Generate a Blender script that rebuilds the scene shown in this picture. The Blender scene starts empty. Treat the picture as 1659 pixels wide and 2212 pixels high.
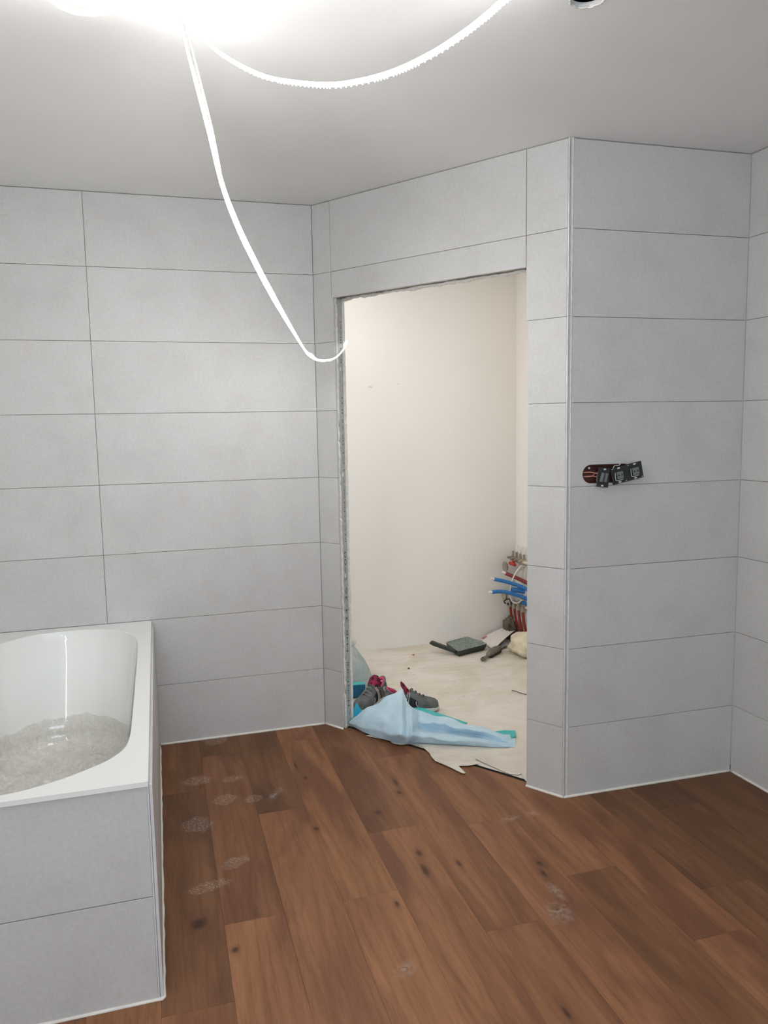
import bpy, bmesh, math, random
from mathutils import Vector, Matrix, noise
random.seed(7)
PI = math.pi
scene = bpy.context.scene
COL = scene.collection

# ------------------------------------------------------------------ camera
cd = bpy.data.cameras.new('camera'); cam = bpy.data.objects.new('camera', cd); COL.objects.link(cam)
cd.sensor_fit = 'HORIZONTAL'; cd.sensor_width = 36.0; cd.lens = 36.0 * 1656.65 / 1659.0
cd.clip_start = 0.02; cd.clip_end = 60
R_, U_, F_ = (0.9585, -0.2845, -0.0176), (0.0492, 0.1043, 0.9933), (0.2808, 0.953, -0.114)
m = Matrix(((R_[0], U_[0], -F_[0], -0.7134), (R_[1], U_[1], -F_[1], -3.4817), (R_[2], U_[2], -F_[2], 1.4241), (0, 0, 0, 1)))
cam.matrix_world = m
scene.camera = cam

# ------------------------------------------------------------------ light and exposure
vs = scene.view_settings
scene.display_settings.display_device = 'sRGB'
vs.view_transform = 'Standard'; vs.look = 'None'; vs.gamma = 1.0; vs.use_curve_mapping = False
vs.exposure = 0.0
LED_STRENGTH = 27.5
w = bpy.data.worlds.new('World'); scene.world = w; w.use_nodes = True
w.node_tree.nodes['Background'].inputs[0].default_value = (0.62, 0.76, 1.0, 1)
w.node_tree.nodes['Background'].inputs[1].default_value = 1.0

def area(name, loc, direction, sx, sy, energy, col):
    l = bpy.data.lights.new(name, 'AREA'); l.shape = 'RECTANGLE'; l.size = sx; l.size_y = sy
    l.energy = energy; l.color = col
    o = bpy.data.objects.new(name, l); COL.objects.link(o); o.location = loc
    o.rotation_euler = Vector(direction).to_track_quat('-Z', 'Y').to_euler()
    return o
# daylight through the window in the wall behind the camera, then two lamps and an added side fill for the small room behind the doorway
area('window_daylight', (-0.80, -4.93, 1.55), (0.0, 1.0, -0.12), 1.1, 1.25, 47.0, (0.80, 0.90, 1.0))
area('store_room_lamp', (0.25, 0.45, 2.36), (0.12, 0.25, -1), 0.5, 0.4, 6.5, (1.0, 0.97, 0.94))
area('store_room_side_fill', (-0.60, 0.60, 1.25), (1, 0.05, -0.1), 0.5, 1.1, 9.0, (1.0, 0.98, 0.96))  # unseen fill, added to even out the brightness of the far wall
area('store_room_warm_lamp', (1.15, 0.1, 2.30), (0.3, 0.4, -1), 0.3, 0.3, 2.0, (1.0, 0.91, 0.80))
cy = scene.cycles
cy.use_denoising = True
cy.use_adaptive_sampling = True; cy.adaptive_threshold = 0.02
cy.max_bounces = 8; cy.diffuse_bounces = 5; cy.glossy_bounces = 3; cy.transmission_bounces = 4; cy.transparent_max_bounces = 8
cy.sample_clamp_indirect = 6.0
cy.caustics_reflective = False; cy.caustics_refractive = False

# ------------------------------------------------------------------ materials
def S(r, g, b):
    f = lambda c: ((c / 255.0 + 0.055) / 1.055) ** 2.4 if c > 10.3 else c / 255.0 / 12.92
    return (f(r), f(g), f(b), 1.0)

class NT:
    def __init__(self, name):
        self.m = bpy.data.materials.new(name); self.m.use_nodes = True
        self.t = self.m.node_tree; self.b = self.t.nodes['Principled BSDF']
    def n(self, typ, props=None, **ins):
        nd = self.t.nodes.new(typ)
        for k, v in (props or {}).items(): setattr(nd, k, v)
        for k, v in ins.items():
            key = int(k[1:]) if k[0] == '_' and k[1:].isdigit() else k.replace('_', ' ')
            s = nd.inputs[key]
            if isinstance(v, bpy.types.NodeSocket): self.t.links.new(v, s)
            else: s.default_value = v
        return nd
    def math(self, op, a, b=0.0, clamp=False):
        return self.n('ShaderNodeMath', {'operation': op, 'use_clamp': clamp}, _0=a, _1=b).outputs[0]
    def mix(self, fac, a, b, blend='MIX'):
        return self.n('ShaderNodeMix', {'data_type': 'RGBA', 'blend_type': blend}, _0=fac, _6=a, _7=b).outputs[2]
    def ramp(self, fac, stops):
        nd = self.n('ShaderNodeValToRGB', None, Fac=fac)
        el = nd.color_ramp.elements
        while len(el) < len(stops): el.new(0.5)
        for e, (p, c) in zip(el, stops):
            e.position = p; e.color = c if len(c) == 4 else (*c, 1)
        return nd.outputs[0]
    def noise(self, vec, scale, detail=3.0, rough=0.5, dist=0.0):
        return self.n('ShaderNodeTexNoise', None, Vector=vec, Scale=scale, Detail=detail, Roughness=rough, Distortion=dist).outputs[0]
    def set(self, **ins):
        for k, v in ins.items():
            s = self.b.inputs[k.replace('_', ' ')]
            if isinstance(v, bpy.types.NodeSocket): self.t.links.new(v, s)
            else: s.default_value = v
        return self
    def bump(self, h, strength=0.2, dist=0.01):
        nd = self.n('ShaderNodeBump', None, Height=h, Strength=strength, Distance=dist)
        self.t.links.new(nd.outputs[0], self.b.inputs['Normal']); return self

def simple(name, col, rough=0.6, metal=0.0, bump=0.0, bscale=60.0, var=0.06, spec=0.5):
    k = NT(name); tc = k.n('ShaderNodeTexCoord').outputs['Object']
    c = k.noise(tc, bscale * 0.25, 4.0, 0.6)
    dark = tuple(x * (1 - var * 2) for x in col[:3]) + (1,)
    lite = tuple(min(1, x * (1 + var * 1.5)) for x in col[:3]) + (1,)
    k.set(Base_Color=k.ramp(c, [(0.3, dark), (0.7, lite)]), Roughness=rough, Metallic=metal)
    k.b.inputs['Specular IOR Level'].default_value = spec
    if bump: k.bump(k.noise(tc, bscale, 5.0, 0.6), bump, 0.004)
    return k.m

def tile_material():
    k = NT('greige_stoneware')
    tc = k.n('ShaderNodeTexCoord').outputs['Object']
    rnd = k.n('ShaderNodeObjectInfo').outputs['Random']
    off = k.n('ShaderNodeCombineXYZ', None, X=k.math('MULTIPLY', rnd, 37.0), Y=0.0, Z=k.math('MULTIPLY', rnd, 71.0)).outputs[0]
    v = k.n('ShaderNodeVectorMath', {'operation': 'ADD'}, _0=tc, _1=off).outputs[0]
    big = k.noise(v, 4.5, 5.0, 0.62, 0.3); fine = k.noise(v, 90.0, 4.0, 0.7); spots = k.noise(v, 13.0, 6.0, 0.7, 0.6)
    base = k.ramp(big, [(0.30, S(189, 188, 187)), (0.5, S(195, 195, 194)), (0.72, S(199, 199, 199))])
    c2 = k.mix(k.n('ShaderNodeMapRange', None, Value=spots, From_Min=0.58, From_Max=0.78, To_Min=0.0, To_Max=0.55).outputs[0], base, S(190, 180, 173))
    c3 = k.mix(0.10, c2, k.ramp(fine, [(0.35, S(150, 148, 146)), (0.65, S(235, 234, 232))]))
    tone = k.math('ADD', k.math('MULTIPLY', rnd, 0.035), 0.98)
    c4 = k.n('ShaderNodeVectorMath', {'operation': 'SCALE'}, _0=c3); k.t.links.new(tone, c4.inputs['Scale'])
    k.set(Base_Color=c4.outputs[0], Roughness=k.n('ShaderNodeMapRange', None, Value=spots, To_Min=0.42, To_Max=0.56).outputs[0])
    k.bump(fine, 0.05, 0.002)
    return k.m

PRINTS = [(-0.622, -0.412, 20, .065, .045), (-0.48, -0.443, 10, .045, .03), (-0.528, -0.614, 25, .055, .04), (-0.422, -0.642, 5, .04, .03),
          (-0.635, -0.772, 35, .06, .06), (-0.533, -1.058, 30, .05, .035), (-0.624, -1.167, 12, .075, .03), (-0.52, -0.03, 0, .06, .05)]
SMEARS = [(-0.334, -0.629, 60, .07, .022), (0.388, -1.522, 95, .06, .022), (0.345, -1.62, 60, .06, .05), (0.54, -1.078, 15, .025, .022), (0.45, -1.085, 10, .05, .02), (-0.15, -1.70, 40, .05, .03)]
KNOTS = [(-0.196, -0.53, .010, .014), (-0.233, -0.934, .012, .016), (0.14, -0.686, .010, .035), (0.126, -0.771, .012, .016), (0.008, -0.894, .018, .02),
         (0.061, -1.196, .012, .022), (0.047, -1.295, .012, .045), (0.164, -1.295, .008, .022), (-0.662, -1.342, .03, .035), (-0.573, -1.488, .011, .013),
         (-0.09, -1.431, .008, .02), (0.412, -1.374, .012, .018), (0.398, -1.43, .009, .03), (0.172, -1.967, .008, .03), (-0.215, -0.40, .006, .05)]

def wood_material():
    k = NT('brown_oak_plank')
    tc = k.n('ShaderNodeTexCoord').outputs['Object']
    oi = k.n('ShaderNodeObjectInfo'); rnd = oi.outputs['Random']
    off = k.n('ShaderNodeCombineXYZ', None, X=k.math('MULTIPLY', rnd, 53.0), Y=k.math('MULTIPLY', rnd, 91.0), Z=0.0).outputs[0]
    v = k.n('ShaderNodeVectorMath', {'operation': 'ADD'}, _0=tc, _1=off).outputs[0]
    def sc(x, y):
        return k.n('ShaderNodeVectorMath', {'operation': 'MULTIPLY'}, _0=v, _1=(x, y, 1.0)).outputs[0]
    fibre = k.noise(sc(260, 11), 1.0, 4.0, 0.65, 0.4)
    streak = k.noise(sc(9, 0.9), 1.0, 4.0, 0.6, 0.9)
    patch = k.noise(sc(5.5, 1.3), 1.0, 3.0, 0.55, 0.6)
    rings = k.n('ShaderNodeTexWave', {'wave_type': 'BANDS', 'bands_direction': 'X'}, Vector=sc(1, 0.12), Scale=9.0, Distortion=9.0, Detail=3.0, Detail_Scale=1.6).outputs[1]
    base = k.ramp(streak, [(0.25, S(98, 65, 43)), (0.5, S(132, 91, 62)), (0.75, S(150, 107, 76))])
    c = k.mix(k.n('ShaderNodeMapRange', None, Value=patch, From_Min=0.48, From_Max=0.66, To_Min=0.0, To_Max=0.9).outputs[0], base, S(98, 64, 46))
    c = k.mix(k.math('MULTIPLY', k.n('ShaderNodeMapRange', None, Value=rings, From_Min=0.0, From_Max=0.35, To_Min=1.0, To_Max=0.0).outputs[0], 0.22), c, S(92, 56, 38))
    c = k.mix(0.12, c, k.ramp(fibre, [(0.35, S(86, 54, 36)), (0.6, S(176, 124, 90))]))
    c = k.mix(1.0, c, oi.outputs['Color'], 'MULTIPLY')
    pos = k.n('ShaderNodeNewGeometry').outputs['Position']
    wob = k.noise(pos, 30.0, 3.0, 0.6)
    def blob(x, y, a, rx, ry, soft, wobble=0.5):
        mp = k.n('ShaderNodeMapping', {'vector_type': 'TEXTURE'}, Vector=pos, Location=(x, y, 0), Rotation=(0, 0, math.radians(a)), Scale=(rx, ry, 10.0)).outputs[0]
        ln = k.n('ShaderNodeVectorMath', {'operation': 'LENGTH'}, _0=mp).outputs['Value']
        ln = k.math('ADD', ln, k.math('MULTIPLY', k.math('SUBTRACT', wob, 0.5), wobble * 2))
        return k.n('ShaderNodeMapRange', None, Value=ln, From_Min=1.0, From_Max=soft, To_Min=0.0, To_Max=1.0).outputs[0]
    kn = None; halo = None
    for (x, y, rx, ry) in KNOTS:
        b1 = blob(x, y, 0, rx, ry, 0.3, 0.35); b2 = blob(x, y, 0, rx * 2.2, ry * 2.6, 0.2, 0.4)
        kn = b1 if kn is None else k.math('MAXIMUM', kn, b1); halo = b2 if halo is None else k.math('MAXIMUM', halo, b2)
    c = k.mix(k.math('MULTIPLY', halo, 0.45), c, S(88, 58, 42)); c = k.mix(k.math('MULTIPLY', kn, 0.75), c, S(48, 28, 20))
    pr = None
    for (x, y, a, rx, ry) in PRINTS:
        b1 = blob(x, y, a, rx, ry, 0.75, 0.55); pr = b1 if pr is None else k.math('MAXIMUM', pr, b1)
    tread = k.n('ShaderNodeTexWave', {'wave_type': 'BANDS', 'bands_direction': 'DIAGONAL'}, Vector=pos, Scale=42.0, Distortion=7.0, Detail=2.0, Detail_Scale=2.0).outputs[1]
    gaps = k.noise(pos, 110.0, 2.0, 0.6)
    tread = k.math('MULTIPLY', k.n('ShaderNodeMapRange', None, Value=tread, From_Min=0.55, From_Max=0.85).outputs[0], k.n('ShaderNodeMapRange', None, Value=gaps, From_Min=0.42, From_Max=0.55).outputs[0])
    c = k.mix(k.math('MULTIPLY', pr, k.math('ADD', k.math('MULTIPLY', tread, 0.38), 0.07)), c, S(190, 172, 158))
    sm = None
    for (x, y, a, rx, ry) in SMEARS:
        b1 = blob(x, y, a, rx, ry, 0.1, 0.6); sm = b1 if sm is None else k.math('MAXIMUM', sm, b1)
    c = k.mix(k.math('MULTIPLY', k.math('MULTIPLY', sm, k.n('ShaderNodeMapRange', None, Value=k.noise(pos, 45.0, 5.0, 0.7, 1.0), From_Min=0.38, From_Max=0.62).outputs[0]), 0.42), c, S(188, 180, 172))
    k.set(Base_Color=c, Roughness=k.n('ShaderNodeMapRange', None, Value=fibre, To_Min=0.42, To_Max=0.58).outputs[0])
    k.b.inputs['Specular IOR Level'].default_value = 0.22
    k.bump(fibre, 0.10, 0.0015)
    return k.m

def plaster(name, c1, c2, bump=0.05, scale=3.0, marks=()):
    k = NT(name); pos = k.n('ShaderNodeNewGeometry').outputs['Position']
    big = k.noise(pos, scale, 5.0, 0.6); fine = k.noise(pos, 180.0, 3.0, 0.6)
    c = k.ramp(big, [(0.3, c1), (0.7, c2)])
    for (x, y, z, r) in marks:
        mp = k.n('ShaderNodeMapping', {'vector_type': 'TEXTURE'}, Vector=pos, Location=(x, y, z), Scale=(r, 1.0, r * .35)).outputs[0]
        ln = k.n('ShaderNodeVectorMath', {'operation': 'LENGTH'}, _0=mp).outputs['Value']
        c = k.mix(k.n('ShaderNodeMapRange', None, Value=ln, From_Min=1.0, From_Max=0.2, To_Min=0.0, To_Max=0.45).outputs[0], c, S(150, 140, 128))
    k.set(Base_Color=c, Roughness=0.85); k.bump(fine, bump, 0.002)
    return k.m

def fleece_material():
    k = NT('dirty_white_fleece'); pos = k.n('ShaderNodeNewGeometry').outputs['Position']
    big = k.noise(pos, 3.2, 6.0, 0.65, 0.5); mid = k.noise(pos, 22.0, 5.0, 0.7, 0.4); fine = k.noise(pos, 300.0, 2.0, 0.5)
    c = k.ramp(big, [(0.3, S(196, 186, 172)), (0.6, S(214, 208, 198))])
    c = k.mix(k.n('ShaderNodeMapRange', None, Value=mid, From_Min=0.60, From_Max=0.80, To_Min=0, To_Max=0.5).outputs[0], c, S(172, 160, 146))
    sp = k.n('ShaderNodeTexVoronoi', {'feature': 'F1'}, Vector=pos, Scale=22.0, Randomness=1.0)
    dots = k.n('ShaderNodeMapRange', None, Value=sp.outputs['Distance'], From_Min=0.10, From_Max=0.05, To_Min=0, To_Max=1).outputs[0]
    gate = k.math('GREATER_THAN', k.n('ShaderNodeSeparateColor', None, Color=sp.outputs['Color']).outputs[0], 0.80)
    c = k.mix(k.math('MULTIPLY', k.math('MULTIPLY', dots, gate), 0.7), c, S(110, 95, 82))
    k.set(Base_Color=c, Roughness=0.9)
    wr = k.n('ShaderNodeTexNoise', None, Vector=k.n('ShaderNodeVectorMath', {'operation': 'MULTIPLY'}, _0=pos, _1=(3.0, 9.0, 1.0)).outputs[0], Scale=1.0, Detail=3.0, Distortion=1.2).outputs[0]
    k.bump(k.math('ADD', k.math('MULTIPLY', wr, 6.0), k.math('MULTIPLY', fine, 0.15)), 0.5, 0.006)
    return k.m

TILE = tile_material(); WOOD = wood_material(); FLEECE = fleece_material()
GROUT = simple('grey_grout', S(172, 169, 165), 0.9)
CEIL = plaster('ceiling_paint', S(226, 227, 227), S(231, 232, 232), 0.03, 2.0)
PLASTER = plaster('cream_wall_paint', S(229, 226, 221), S(233, 230, 226), 0.04, 2.0, ((0.56, 1.085, 1.65, .02), (0.74, 1.085, 1.668, .012)))
SEAL = simple('white_sealant', S(226, 222, 214), 0.5)
TRIM = simple('white_trim', S(214, 216, 218), 0.25, 0.1)
ZINC = simple('galvanised_steel', S(172, 177, 175), 0.5, 0.12, 0.03, 200, 0.05)
DARKGAP = simple('dark_gap', S(52, 46, 42), 0.9)
LINTEL = simple('lintel_profile', S(122, 114, 106), 0.7, 0.2, 0.3, 60, 0.2)
BOARD = simple('plasterboard', S(228, 226, 220), 0.9, 0.0, 0.6, 200, 0.08)
INK = simple('grey_ink', S(72, 78, 80), 0.8)
ENAMEL = simple('white_bath_enamel', S(232, 234, 232), 0.012, 0.0, 0.0, 20, 0.0)
ENAMEL.node_tree.nodes['Principled BSDF'].inputs['Specular IOR Level'].default_value = 0.9

# ------------------------------------------------------------------ mesh helpers
def link(name, bm, mat, parent=None, smooth=False, loc=None, rot=None):
    me = bpy.data.meshes.new(name); bm.to_mesh(me); bm.free()
    if smooth:
        for p in me.polygons: p.use_smooth = True
    if mat: me.materials.append(mat)
    o = bpy.data.objects.new(name, me); COL.objects.link(o)
    if parent: o.parent = parent
    if loc: o.location = loc
    if rot: o.rotation_euler = rot
    return o
def empty(name, loc=(0, 0, 0), rz=0.0):
    o = bpy.data.objects.new(name, None); COL.objects.link(o); o.location = loc; o.rotation_euler = (0, 0, rz)
    o.empty_display_size = 0.1
    return o
def tag(o, label, cat, group=None):
    o['label'] = label; o['category'] = cat
    if group: o['group'] = group
    return o
def struct(o): o['kind'] = 'structure'; return o
def box(bm, a, b, M=None, ch=0.0):
    """box from corner a to corner b; ch chamfers its +/- edges along the y-min face (the face that looks into the room)"""
    x0, y0, z0 = a; x1, y1, z1 = b
    if ch:
        pts = [(x0 + ch, y0, z0 + ch), (x1 - ch, y0, z0 + ch), (x1 - ch, y0, z1 - ch), (x0 + ch, y0, z1 - ch),
               (x0, y0 + ch, z0), (x1, y0 + ch, z0), (x1, y0 + ch, z1), (x0, y0 + ch, z1), (x0, y1, z0), (x1, y1, z0), (x1, y1, z1), (x0, y1, z1)]
        fs = [(0, 1, 2, 3), (0, 4, 5, 1), (1, 5, 6, 2), (2, 6, 7, 3), (3, 7, 4, 0), (4, 8, 9, 5), (5, 9, 10, 6), (6, 10, 11, 7), (7, 11, 8, 4), (11, 10, 9, 8)]
    else:
        pts = [(x0, y0, z0), (x1, y0, z0), (x1, y1, z0), (x0, y1, z0), (x0, y0, z1), (x1, y0, z1), (x1, y1, z1), (x0, y1, z1)]
        fs = [(3, 2, 1, 0), (4, 5, 6, 7), (0, 1, 5, 4), (1, 2, 6, 5), (2, 3, 7, 6), (3, 0, 4, 7)]
    vs_ = [bm.verts.new((M @ Vector(p)) if M else p) for p in pts]
    for f in fs: bm.faces.new([vs_[i] for i in f])
    return bm
def boxes(*bs):
    bm = bmesh.new()
    for b in bs: box(bm, *b)
    return bm
def bevelled(bm, w=0.002, seg=2):
    bmesh.ops.bevel(bm, geom=list(bm.edges), offset=w, segments=seg, affect='EDGES', profile=0.6); return bm
def tube(bm, pts, r, n=10, caps=True, squash=None):
    pts = [Vector(p) for p in pts]; rings = []
    up = Vector((0, 0, 1)); prev = None
    for i, p in enumerate(pts):
        d = (pts[min(i + 1, len(pts) - 1)] - pts[max(i - 1, 0)]).normalized()
        if prev is None:
            a = d.cross(up)
            if a.length < 1e-3: a = Vector((1, 0, 0))
            a.normalize()
        else:
            a = (prev - d * prev.dot(d)).normalized()
        prev = a; b = d.cross(a)
        rr = r[i] if isinstance(r, (list, tuple)) else r
        sq = squash[i] if isinstance(squash, (list, tuple)) else (squash or 1.0)
        rings.append([bm.verts.new(p + a * math.cos(t) * rr * sq + b * math.sin(t) * rr) for t in [2 * PI * j / n for j in range(n)]])
    for i in range(len(rings) - 1):
        for j in range(n):
            bm.faces.new((rings[i][j], rings[i][(j + 1) % n], rings[i + 1][(j + 1) % n], rings[i + 1][j]))
    if caps:
        bm.faces.new(list(reversed(rings[0]))); bm.faces.new(rings[-1])
    return rings
def spline(pts, k=8):
    P = [Vector(p) for p in pts]; out = []
    for i in range(len(P) - 1):
        p0 = P[max(i - 1, 0)]; p1 = P[i]; p2 = P[i + 1]; p3 = P[min(i + 2, len(P) - 1)]
        for s in range(k):
            t = s / k
            out.append(0.5 * ((2 * p1) + (-p0 + p2) * t + (2 * p0 - 5 * p1 + 4 * p2 - p3) * t * t + (-p0 + 3 * p1 - 3 * p2 + p3) * t ** 3))
    out.append(P[-1]); return out
def prism(bm, poly, y0, y1, M=None):
    """polygon in (x, z) extruded from y0 to y1"""
    A = [bm.verts.new((M @ Vector((x, y0, z))) if M else (x, y0, z)) for x, z in poly]
    B = [bm.verts.new((M @ Vector((x, y1, z))) if M else (x, y1, z)) for x, z in poly]
    bm.faces.new(A); bm.faces.new(list(reversed(B))); n = len(poly)
    for i in range(n): bm.faces.new((A[(i + 1) % n], A[i], B[i], B[(i + 1) % n]))
    bmesh.ops.recalc_face_normals(bm, faces=list(bm.faces))
    return bm
def holed(bm, outer, holes, y0, y1):
    """plate in the (x, z) plane with holes, thickness y0..y1"""
    for y in (y0, y1):
        es = []
        for lp in [outer] + holes:
            v = [bm.verts.new((x, y, z)) for x, z in lp]
            es += [bm.edges.new((v[i], v[(i + 1) % len(v)])) for i in range(len(v))]
        bmesh.ops.triangle_fill(bm, edges=es, use_beauty=True)
    bm.verts.ensure_lookup_table()
    n = sum(len(l) for l in [outer] + holes); k = 0
    for lp in [outer] + holes:
        L = len(lp)
        for i in range(L):
            a, b = k + i, k + (i + 1) % L
            bm.faces.new((bm.verts[a], bm.verts[b], bm.verts[n + b], bm.verts[n + a]))
        k += L
    bmesh.ops.recalc_face_normals(bm, faces=list(bm.faces)); return bm

# ------------------------------------------------------------------ measured outlines (world metres)
SHEET= [[[0.0969, -0.0462, 0.006], [0.0971, -0.065, 0.02], [0.1031, -0.0693, 0.03], [0.1132, -0.0752, 0.04], [0.1312, -0.058, 0.045]], [[0.1416, -0.1784, 0.006], [0.1396, -0.1878, 0.03], [0.143, -0.1598, 0.05], [0.1482, -0.1252, 0.07], [0.169, -0.0993, 0.085]], [[0.202, -0.2766, 0.006], [0.1998, -0.2791, 0.04], [0.2023, -0.2576, 0.075], [0.2203, -0.1983, 0.11], [0.2578, -0.1022, 0.125]], [[0.2411, -0.3275, 0.006], [0.2312, -0.3479, 0.05], [0.2429, -0.2979, 0.085], [0.2787, -0.1986, 0.125], [0.3155, -0.0956, 0.15]], [[0.264, -0.3512, 0.006], [0.2561, -0.3923, 0.06], [0.2784, -0.3382, 0.1], [0.3183, -0.2233, 0.14], [0.3644, -0.0812, 0.16]], [[0.2914, -0.3606, 0.006], [0.2908, -0.3773, 0.045], [0.3042, -0.338, 0.075], [0.3284, -0.2523, 0.105], [0.3581, -0.1773, 0.13]], [[0.305, -0.3652, 0.006], [0.3008, -0.4057, 0.055], [0.3161, -0.368, 0.085], [0.3422, -0.2911, 0.1], [0.3733, -0.2192, 0.105]], [[0.3359, -0.3705, 0.006], [0.3349, -0.3942, 0.05], [0.3938, -0.2615, 0.018], [0.3828, -0.2689, 0.06], [0.411, -0.1883, 0.08]], [[0.4008, -0.4032, 0.006], [0.3937, -0.4356, 0.05], [0.4577, -0.2852, 0.012], [0.4433, -0.3072, 0.06], [0.4738, -0.2184, 0.065]], [[0.466, -0.4334, 0.005], [0.4597, -0.4616, 0.045], [0.5243, -0.3194, 0.012], [0.5058, -0.35, 0.055], [0.5339, -0.2607, 0.055]], [[0.5578, -0.4779, 0.004], [0.552, -0.502, 0.038], [0.6117, -0.3833, 0.01], [0.5894, -0.4146, 0.045], [0.6148, -0.3444, 0.045]], [[0.6286, -0.5175, 0.004], [0.6305, -0.528, 0.025], [0.6714, -0.453, 0.008], [0.6643, -0.4587, 0.035], [0.6773, -0.4102, 0.038]], [[0.6839, -0.5414, 0.004], [0.6862, -0.5457, 0.016], [0.7157, -0.5027, 0.007], [0.7145, -0.4864, 0.022], [0.7245, -0.4462, 0.024]], [[0.7268, -0.5536, 0.003], [0.7364, -0.5386, 0.006], [0.7497, -0.5116, 0.008], [0.7677, -0.4748, 0.01], [0.7887, -0.4274, 0.01]]]
PAPER= [[0.1432, -0.2131], [0.2287, -0.297], [0.2341, -0.3361], [0.2648, -0.3623], [0.301, -0.3642], [0.3368, -0.3869], [0.3494, -0.4068], [0.3522, -0.4536], [0.3559, -0.4849], [0.3507, -0.5223], [0.3515, -0.5656], [0.3737, -0.6058], [0.3921, -0.6486], [0.418, -0.7108], [0.4303, -0.7106], [0.4284, -0.6655], [0.4257, -0.6418], [0.4673, -0.6513], [0.5143, -0.6488], [0.5139, -0.6206], [0.5228, -0.6], [0.538, -0.6475], [0.5563, -0.686], [0.5761, -0.7333], [0.5937, -0.7745], [0.6253, -0.7939], [0.6415, -0.7863], [0.6354, -0.8188], [0.6296, -0.8423]]
TEAL_A= [[0.4224, -0.0358, 0.03], [0.4498, -0.0258, 0.03], [0.4843, -0.0444, 0.03], [0.5125, -0.0993, 0.03], [0.5692, -0.2001, 0.03], [0.6154, -0.2879, 0.03], [0.5867, -0.3014, 0.03], [0.4737, -0.1732, 0.03]]
TEAL_B= [[0.7043, -0.3812, 0.012], [0.759, -0.3831, 0.012], [0.8027, -0.4038, 0.012], [0.7767, -0.4613, 0.012], [0.7439, -0.477, 0.012], [0.7264, -0.4276, 0.012]]
CYAN= [[0.1209, -0.0245, 0.02], [0.1386, -0.0115, 0.05], [0.1587, 0.0004, 0.085], [0.1591, -0.0505, 0.08], [0.1727, -0.1005, 0.06], [0.1447, -0.0837, 0.03]]

# ------------------------------------------------------------------ structure
H = 2.3957; H7 = 0.2758; P_ = 0.303
def hz(k): return H7 + (7 - k) * P_           # height of horizontal joint k
JZ = [0.007] + [hz(k) for k in range(7, 0, -1)] + [H - 0.003]
ROWS = [(JZ[i] + (0.0008 if i else 0), JZ[i + 1] - (0.0008 if i < 7 else 0)) for i in range(8)]
A0 = Vector((0, 0)); C0 = Vector((0.7059, -1.0099)); C1 = Vector((1.457, -1.0225)); C2 = Vector((1.5688, -5.02))
LB = (C0 - A0).length; LC = (C1 - C0).length; LD = (C2 - C1).length

def wall_empty_matrix(p0, p1):
    d = (p1 - p0).normalized()
    return d, math.atan2(d.y, d.x)
def core_wall(name, p0, p1, pieces, mat, face=0.009):
    """pieces are (u0, u1, z0, z1, depth); local x runs along the wall, local +y away from the room"""
    d, a = wall_empty_matrix(p0, p1)
    bm = bmesh.new()
    for (u0, u1, z0, z1, dep) in pieces: box(bm, (u0, face, z0), (u1, dep, z1))
    return struct(link(name, bm, mat, loc=(p0.x, p0.y, 0), rot=(0, 0, a)))
def tile(parent, u0, u1, z0, z1):
    bm = bmesh.new(); box(bm, (0, 0, 0), (u1 - u0, 0.0088, z1 - z0), ch=0.0007)
    return link('tile', bm, TILE, parent, loc=(u0, 0, z0))
def poly_tile(parent, poly, holes=()):
    bm = bmesh.new(); ux, uz = poly[0]
    sh = lambda l: [(x - ux, z - uz) for x, z in l]
    holed(bm, sh(poly), [sh(h) for h in holes], 0.0, 0.0088)
    return link('tile', bm, TILE, parent, loc=(ux, 0, uz))
def bead(parent, u0, u1, z=0.0, r=0.006, wob=0.0006):
    bm = bmesh.new(); n = max(2, int((u1 - u0) / 0.03))
    tube(bm, [(u0 + (u1 - u0) * i / n, 0.0 - 0.001 + random.uniform(-wob, wob), z + 0.0025) for i in range(n + 1)], r, 6)
    return link('sealant_bead', bm, SEAL, parent, smooth=True)

# wall at the back, behind the bathtub (local x from the left wall to the corner)
WL = Vector((-1.53, 0.0))
wa = core_wall('wall_back', WL, A0, [(-0.1, 1.53, -0.05, H, 0.10)], GROUT)
for i, (z0, z1) in enumerate(ROWS):
    xs = [0.003, 1.53 - 0.954 - 0.0009, 1.53 - 0.954 + 0.0009, 1.53 - 0.0012]
    tile(wa, xs[0], xs[1], z0, z1); tile(wa, xs[2], xs[3], z0, z1)
bead(wa, 1.53 - 0.76, 1.53)

# diagonal wall with the raw doorway
TO, TC, TZ = 0.1167, 1.0663, 1.9822
wb = core_wall('wall_diagonal', A0, C0, [(-0.02, TO - 0.012, -0.05, H, 0.074), (TC + 0.014, LB + 0.01, -0.05, H, 0.074), (TO - 0.012, TC + 0.014, TZ + 0.012, H, 0.074)], BOARD)
for i, (z0, z1) in enumerate(ROWS):
    if i < 6:
        tile(wb, 0.0012, TO, z0, z1); tile(wb, TC + 0.0085, LB - 0.005, z0, z1)
    elif i == 6:
        poly_tile(wb, [(0.0012, z0), (TO, z0), (TO, TZ), (0.1065, TZ), (0.1065, z1), (0.0012, z1)])
        tile(wb, 0.1085, TC - 0.0012, TZ, z1); tile(wb, TC + 0.0012, LB - 0.005, z0, z1)
    else:
        tile(wb, 0.0012, 0.1065, z0, z1); tile(wb, 0.1085, TC - 0.0012, z0, z1); tile(wb, TC + 0.0012, LB - 0.005, z0, z1)
bead(wb, 0.0, TO); bead(wb, TC + 0.008, LB)
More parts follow.
